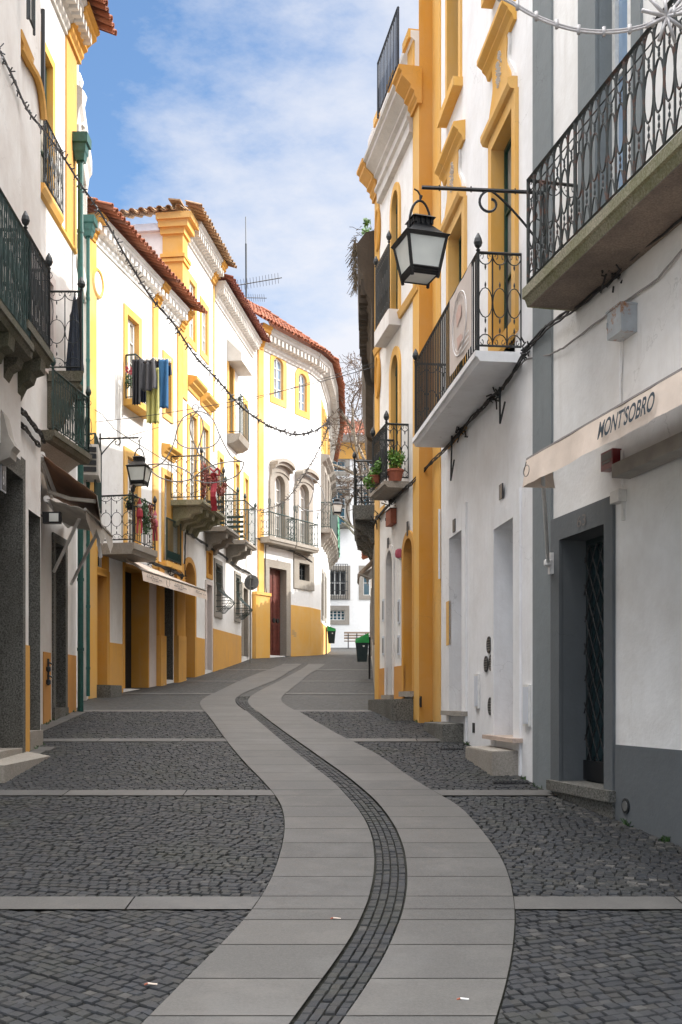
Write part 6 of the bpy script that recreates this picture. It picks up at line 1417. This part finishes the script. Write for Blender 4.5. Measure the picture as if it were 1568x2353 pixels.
# ================================================================ GARLAND and wires
gp = smooth([(-10, 95), (0, 117), (30, 178), (62, 250), (100, 298), (140, 352), (180, 415), (235, 495), (290, 590), (345, 680), (400, 745), (450, 820), (500, 872), (545, 925), (590, 962), (635, 986), (680, 998), (720, 992), (755, 968)], 5)
m = MB(); n = len(gp); G3 = []
for i, p in enumerate(gp): G3.append(P(p[0], p[1], 12.5 + 11.0 * i / (n - 1)))
m.tube(G3, .015, 5); m.tube([p + Vector((0, .02 * math.sin(i * .9), .022 * math.cos(i * .9))) for i, p in enumerate(G3)], .009, 4)
i = 2
for i in range(2, n - 1):
    for _ in range(2 if i < 30 else 4):
        t = rnd.random(); p = G3[i].lerp(G3[i + 1], t); d = Vector((rnd.uniform(-1, 1), rnd.uniform(-.6, .6), rnd.uniform(-1, 1))).normalized() * rnd.uniform(.05, .10); m.tube([p, p + d], .0095, 4)
tag(m.build('light_garland', 'lightropegrey'), 'dark spiky string of unlit lights swooping from the top left to the middle', 'light garland', 'unlit christmas lights')
gq = smooth([(755, 968), (748, 1000), (725, 1050), (700, 1090), (670, 1135), (640, 1160), (600, 1172), (575, 1168)], 6); m = MB(); G4 = [P(p[0], p[1], 23.5 + 13.0 * i / (len(gq) - 1)) for i, p in enumerate(gq)]
m.tube(G4, .012, 5)
for i in range(len(G4) - 1):
    for _ in range(5): t = rnd.random(); p = G4[i].lerp(G4[i + 1], t); d = Vector((rnd.uniform(-1, 1), 0, rnd.uniform(-1, 1))).normalized() * .09; m.tube([p, p + d], .008, 3)
tag(m.build('light_garland', 'lightropegrey'), 'second string of unlit lights dropping from the middle to the far left balcony', 'light garland', 'unlit christmas lights')
# butterfly-shaped light figure
Yf = 24.0; m = MB()
def loop(pts, r=.015, closed=False): m.tube([P(p[0], p[1], Yf) for p in smooth(pts, 6)], r, 5, closed)
ellipse(m, P(450, 937, Yf), Vector((1, 0, 0)), .075, .075, .012, 16)
loop([(451, 948), (440, 962), (437, 985), (443, 1010), (454, 1035), (462, 1055), (470, 1080)]); loop([(451, 948), (463, 960), (467, 985), (461, 1012), (452, 1045), (449, 1075), (447, 1085)])
loop([(451, 946), (437, 950), (420, 962), (408, 985), (402, 1010), (393, 1035), (375, 1062), (352, 1075)]); loop([(451, 946), (470, 948), (490, 965), (505, 1000), (520, 1030), (535, 1052), (556, 1060)])
loop([(402, 1005), (412, 1020), (430, 1029), (453, 1030), (480, 1028), (498, 1018), (507, 1000)])
loop([(340, 1068), (370, 1066), (400, 1070), (425, 1080), (445, 1095), (430, 1104), (400, 1106), (370, 1098), (350, 1084), (340, 1068)]); loop([(447, 1096), (470, 1078), (500, 1066), (530, 1061), (556, 1061), (560, 1066), (552, 1085), (535, 1098), (505, 1107), (475, 1109), (447, 1103)])
tag(m.build('light_figure', 'wirefigure'), 'winged wire figure of unlit rope light hanging over the left side', 'light figure', 'unlit christmas lights')
Yf = 36.0; m = MB()
loop([(680, 1105), (692, 1093), (702, 1090), (715, 1098), (722, 1120), (715, 1150), (706, 1165)], .02); loop([(684, 1160), (700, 1172), (725, 1174), (745, 1168), (756, 1150)], .02); loop([(706, 1095), (728, 1105), (742, 1130), (748, 1160)], .02)
tag(m.build('light_figure', 'wirefigure'), 'smaller curved wire light figure in front of the far stone framed windows', 'light figure', 'unlit christmas lights')
def wire(a, b, sag, r, label):
    a, b = Vector(a), Vector(b); m = MB(); m.tube([a.lerp(b, t / 16) - Vector((0, 0, sag * 4 * (t / 16) * (1 - t / 16))) for t in range(17)], r, 4); return tag(m.build('overhead_wire', 'cable'), label, 'wire', 'wires across the street')
wire(F3.W(F3.u(216), .02, F3.z(216, 970)), FD.W(1.2, .02, FD.z(860, 962)), .15, .008, 'thin wire stretched across the street above the left lantern')
wire(F3.W(F3.u(232), .5, F3.z(232, 1009)), FD.W(1.8, .02, FD.z(858, 1008)), .02, .006, 'thin wire crossing the street level with the left lantern bracket')
m = MB(); m.tube([P(a, b, Y_) for a, b, Y_ in ((213, 938, 23.8), (235, 952, 23.9), (262, 985, 24.2), (300, 1010, 24.8), (350, 1040, 25.6), (385, 1062, 26.6), (408, 1085, 27.5))], .009, 4); tag(m.build('overhead_wire', 'cable'), 'slack wire running down the front of the laundry house', 'wire', 'wires across the street')
cable([F1.W(F1.u(x), .06, F1.z(x, y)) for x, y in ((28, 935), (48, 950), (66, 975), (86, 1000), (94, 1018))] , .018, strands=3, label='thick black cable bundle on the nearest left wall above the doorway')
cable([F1.W(F1.u(x), .05, F1.z(x, y)) for x, y in ((30, 968), (52, 985), (70, 1008), (84, 1026))], .018, strands=2, label='lower black cables on the nearest left wall above the doorway')
cable([F3.W(F3.u(x), .1, F3.z(x, y)) for x, y in ((262, 1258), (285, 1268), (320, 1285), (350, 1297), (385, 1310), (415, 1325))], .022, strands=4, label='messy cable bundle above the cream shop awning', extra=clutter([F3.W(F3.u(x), .1, F3.z(x, y)) for x, y in ((340, 1293), (385, 1312), (410, 1325))], 25))
cable([F4.W(F4.u(x), .06, F4.z(x, y)) for x, y in ((426, 1222), (445, 1235), (470, 1252), (491, 1268))] + [F5.W(F5.u(x), .06, F5.z(x, y)) for x, y in ((500, 1270), (520, 1285), (545, 1305), (575, 1320))], .02, strands=3, label='cable bundle under the far left balconies')
cable([F4.W(F4.u(x), .06, F4.z(x, y)) for x, y in ((422, 1225), (421, 1260), (420, 1300), (421, 1325))], .022, strands=2, label='black cable dropping down the left wall beside the shop awning')
cable([F6.W(F6.u(x), .06, F6.z(x, y)) for x, y in ((584, 1238), (604, 1243), (640, 1255), (680, 1272), (715, 1292))], .016, strands=2, label='cable sagging along the far white house under its balconies')
cable([F6.W(F6.u(x), .06, F6.z(x, y)) for x, y in ((609, 1245), (607, 1290), (608, 1350), (611, 1372))], .02, strands=1, label='cable dropping beside the red brown door')
for (x, y, lb) in ((104, 1545, 'black iron shutter catch on the left wall, upper'), (104, 1575, 'black iron shutter catch on the left wall, lower')):
    m = MB(); c = Vector(F2.W(F2.u(105), .05, F2.z(105, y))); m.tube([c, c + Vector((0, 0, .24))], .02, 6); m.lathe(c, [(.01, 0), (.045, .03), (.045, .09), (.01, .12)], 8); m.tube([c + Vector((0, 0, .18)), c + Vector((.07, 0, .14))], .015, 5); tag(m.build('shutter_catch', 'iron'), lb, 'iron fitting', 'iron fittings by the left doors')
# ================================================================ CAMERA, SKY, SUN
cam = bpy.data.cameras.new('camera'); co = bpy.data.objects.new('camera', cam); C.objects.link(co)
co.location = (0, 0, EYE); co.rotation_euler = (R(90), 0, 0); cam.sensor_fit = 'VERTICAL'; cam.sensor_height = 36; cam.sensor_width = 24
cam.lens = FL / 2353 * 36; cam.shift_y = (HY - 1176.5) / 2353; cam.clip_end = 2000; cam.clip_start = .1
bpy.context.scene.camera = co
EL, AZ = R(33), .06
s = Vector((math.cos(EL), math.cos(EL) * AZ, math.sin(EL))).normalized()
sl = bpy.data.lights.new('sun', 'SUN'); sl.energy = 2.1; sl.angle = R(.55); sl.color = (1, .955, .88)
so = bpy.data.objects.new('sun', sl); C.objects.link(so); so.rotation_euler = s.to_track_quat('Z', 'Y').to_euler(); so.location = (20, 0, 30)
w = bpy.data.worlds.new('World'); bpy.context.scene.world = w; w.use_nodes = True; t = w.node_tree; t.nodes.clear()
out = t.nodes.new('ShaderNodeOutputWorld'); bg = t.nodes.new('ShaderNodeBackground'); t.links.new(bg.outputs[0], out.inputs[0]); bg.inputs[1].default_value = .114
sk = t.nodes.new('ShaderNodeTexSky'); sk.sky_type = 'NISHITA'; sk.sun_disc = False; sk.sun_elevation = EL; sk.sun_rotation = R(90 - math.degrees(AZ)); sk.air_density = 1.0; sk.dust_density = .6; sk.ozone_density = 1.6
tc = t.nodes.new('ShaderNodeTexCoord'); mp = t.nodes.new('ShaderNodeMapping'); mp.inputs['Scale'].default_value = (1.0, 1.0, 2.2); mp.inputs['Rotation'].default_value = (.25, .6, .35); mp.inputs['Location'].default_value = (.42, .1, .3)
t.links.new(tc.outputs['Generated'], mp.inputs[0])
n1 = noi(t, mp.outputs[0], 1.9, 9, .62); n2 = noi(t, mp.outputs[0], 6.5, 8, .6)
mm = N(t, 'ShaderNodeMath', operation='MULTIPLY_ADD'); t.links.new(n2, mm.inputs[0]); mm.inputs[1].default_value = .25; t.links.new(n1, mm.inputs[2])
sx = N(t, 'ShaderNodeSeparateXYZ'); t.links.new(tc.outputs['Generated'], sx.inputs[0])
# the cloud sheet is denser to the right and towards the horizon
g1 = N(t, 'ShaderNodeMath', operation='MULTIPLY_ADD'); t.links.new(sx.outputs[0], g1.inputs[0]); g1.inputs[1].default_value = .85; t.links.new(mm.outputs[0], g1.inputs[2])
g2 = N(t, 'ShaderNodeMath', operation='MULTIPLY_ADD'); t.links.new(sx.outputs[2], g2.inputs[0]); g2.inputs[1].default_value = -.50; t.links.new(g1.outputs[0], g2.inputs[2])
cf = ramp(t, g2.outputs[0], [(.20, .06), (.31, .60), (.43, .97)])
hs = N(t, 'ShaderNodeHueSaturation'); hs.inputs['Saturation'].default_value = 1.2; hs.inputs['Value'].default_value = .90; t.links.new(sk.outputs[0], hs.inputs['Color'])
cl = mix(t, cf, hs.outputs[0], (3.3, 3.36, 3.6))
# added sky glow overhead and sunward, out of view, brightens the shaded street
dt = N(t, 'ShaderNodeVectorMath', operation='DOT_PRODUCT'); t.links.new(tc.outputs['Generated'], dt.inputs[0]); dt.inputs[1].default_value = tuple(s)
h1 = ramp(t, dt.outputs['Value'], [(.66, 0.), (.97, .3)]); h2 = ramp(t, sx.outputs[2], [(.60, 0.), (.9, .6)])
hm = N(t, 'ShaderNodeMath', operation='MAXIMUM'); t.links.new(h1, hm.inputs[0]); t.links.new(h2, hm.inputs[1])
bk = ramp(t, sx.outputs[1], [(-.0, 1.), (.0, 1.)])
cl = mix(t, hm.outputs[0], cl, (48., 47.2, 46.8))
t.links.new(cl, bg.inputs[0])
sc = bpy.context.scene; sc.view_settings.view_transform = 'Standard'; sc.view_settings.look = 'None'; sc.view_settings.exposure = 1.27; sc.view_settings.gamma = 1
sc.render.resolution_x = 682; sc.render.resolution_y = 1024; sc.cycles.max_bounces = 8; sc.cycles.diffuse_bounces = 6; sc.cycles.use_denoising = True
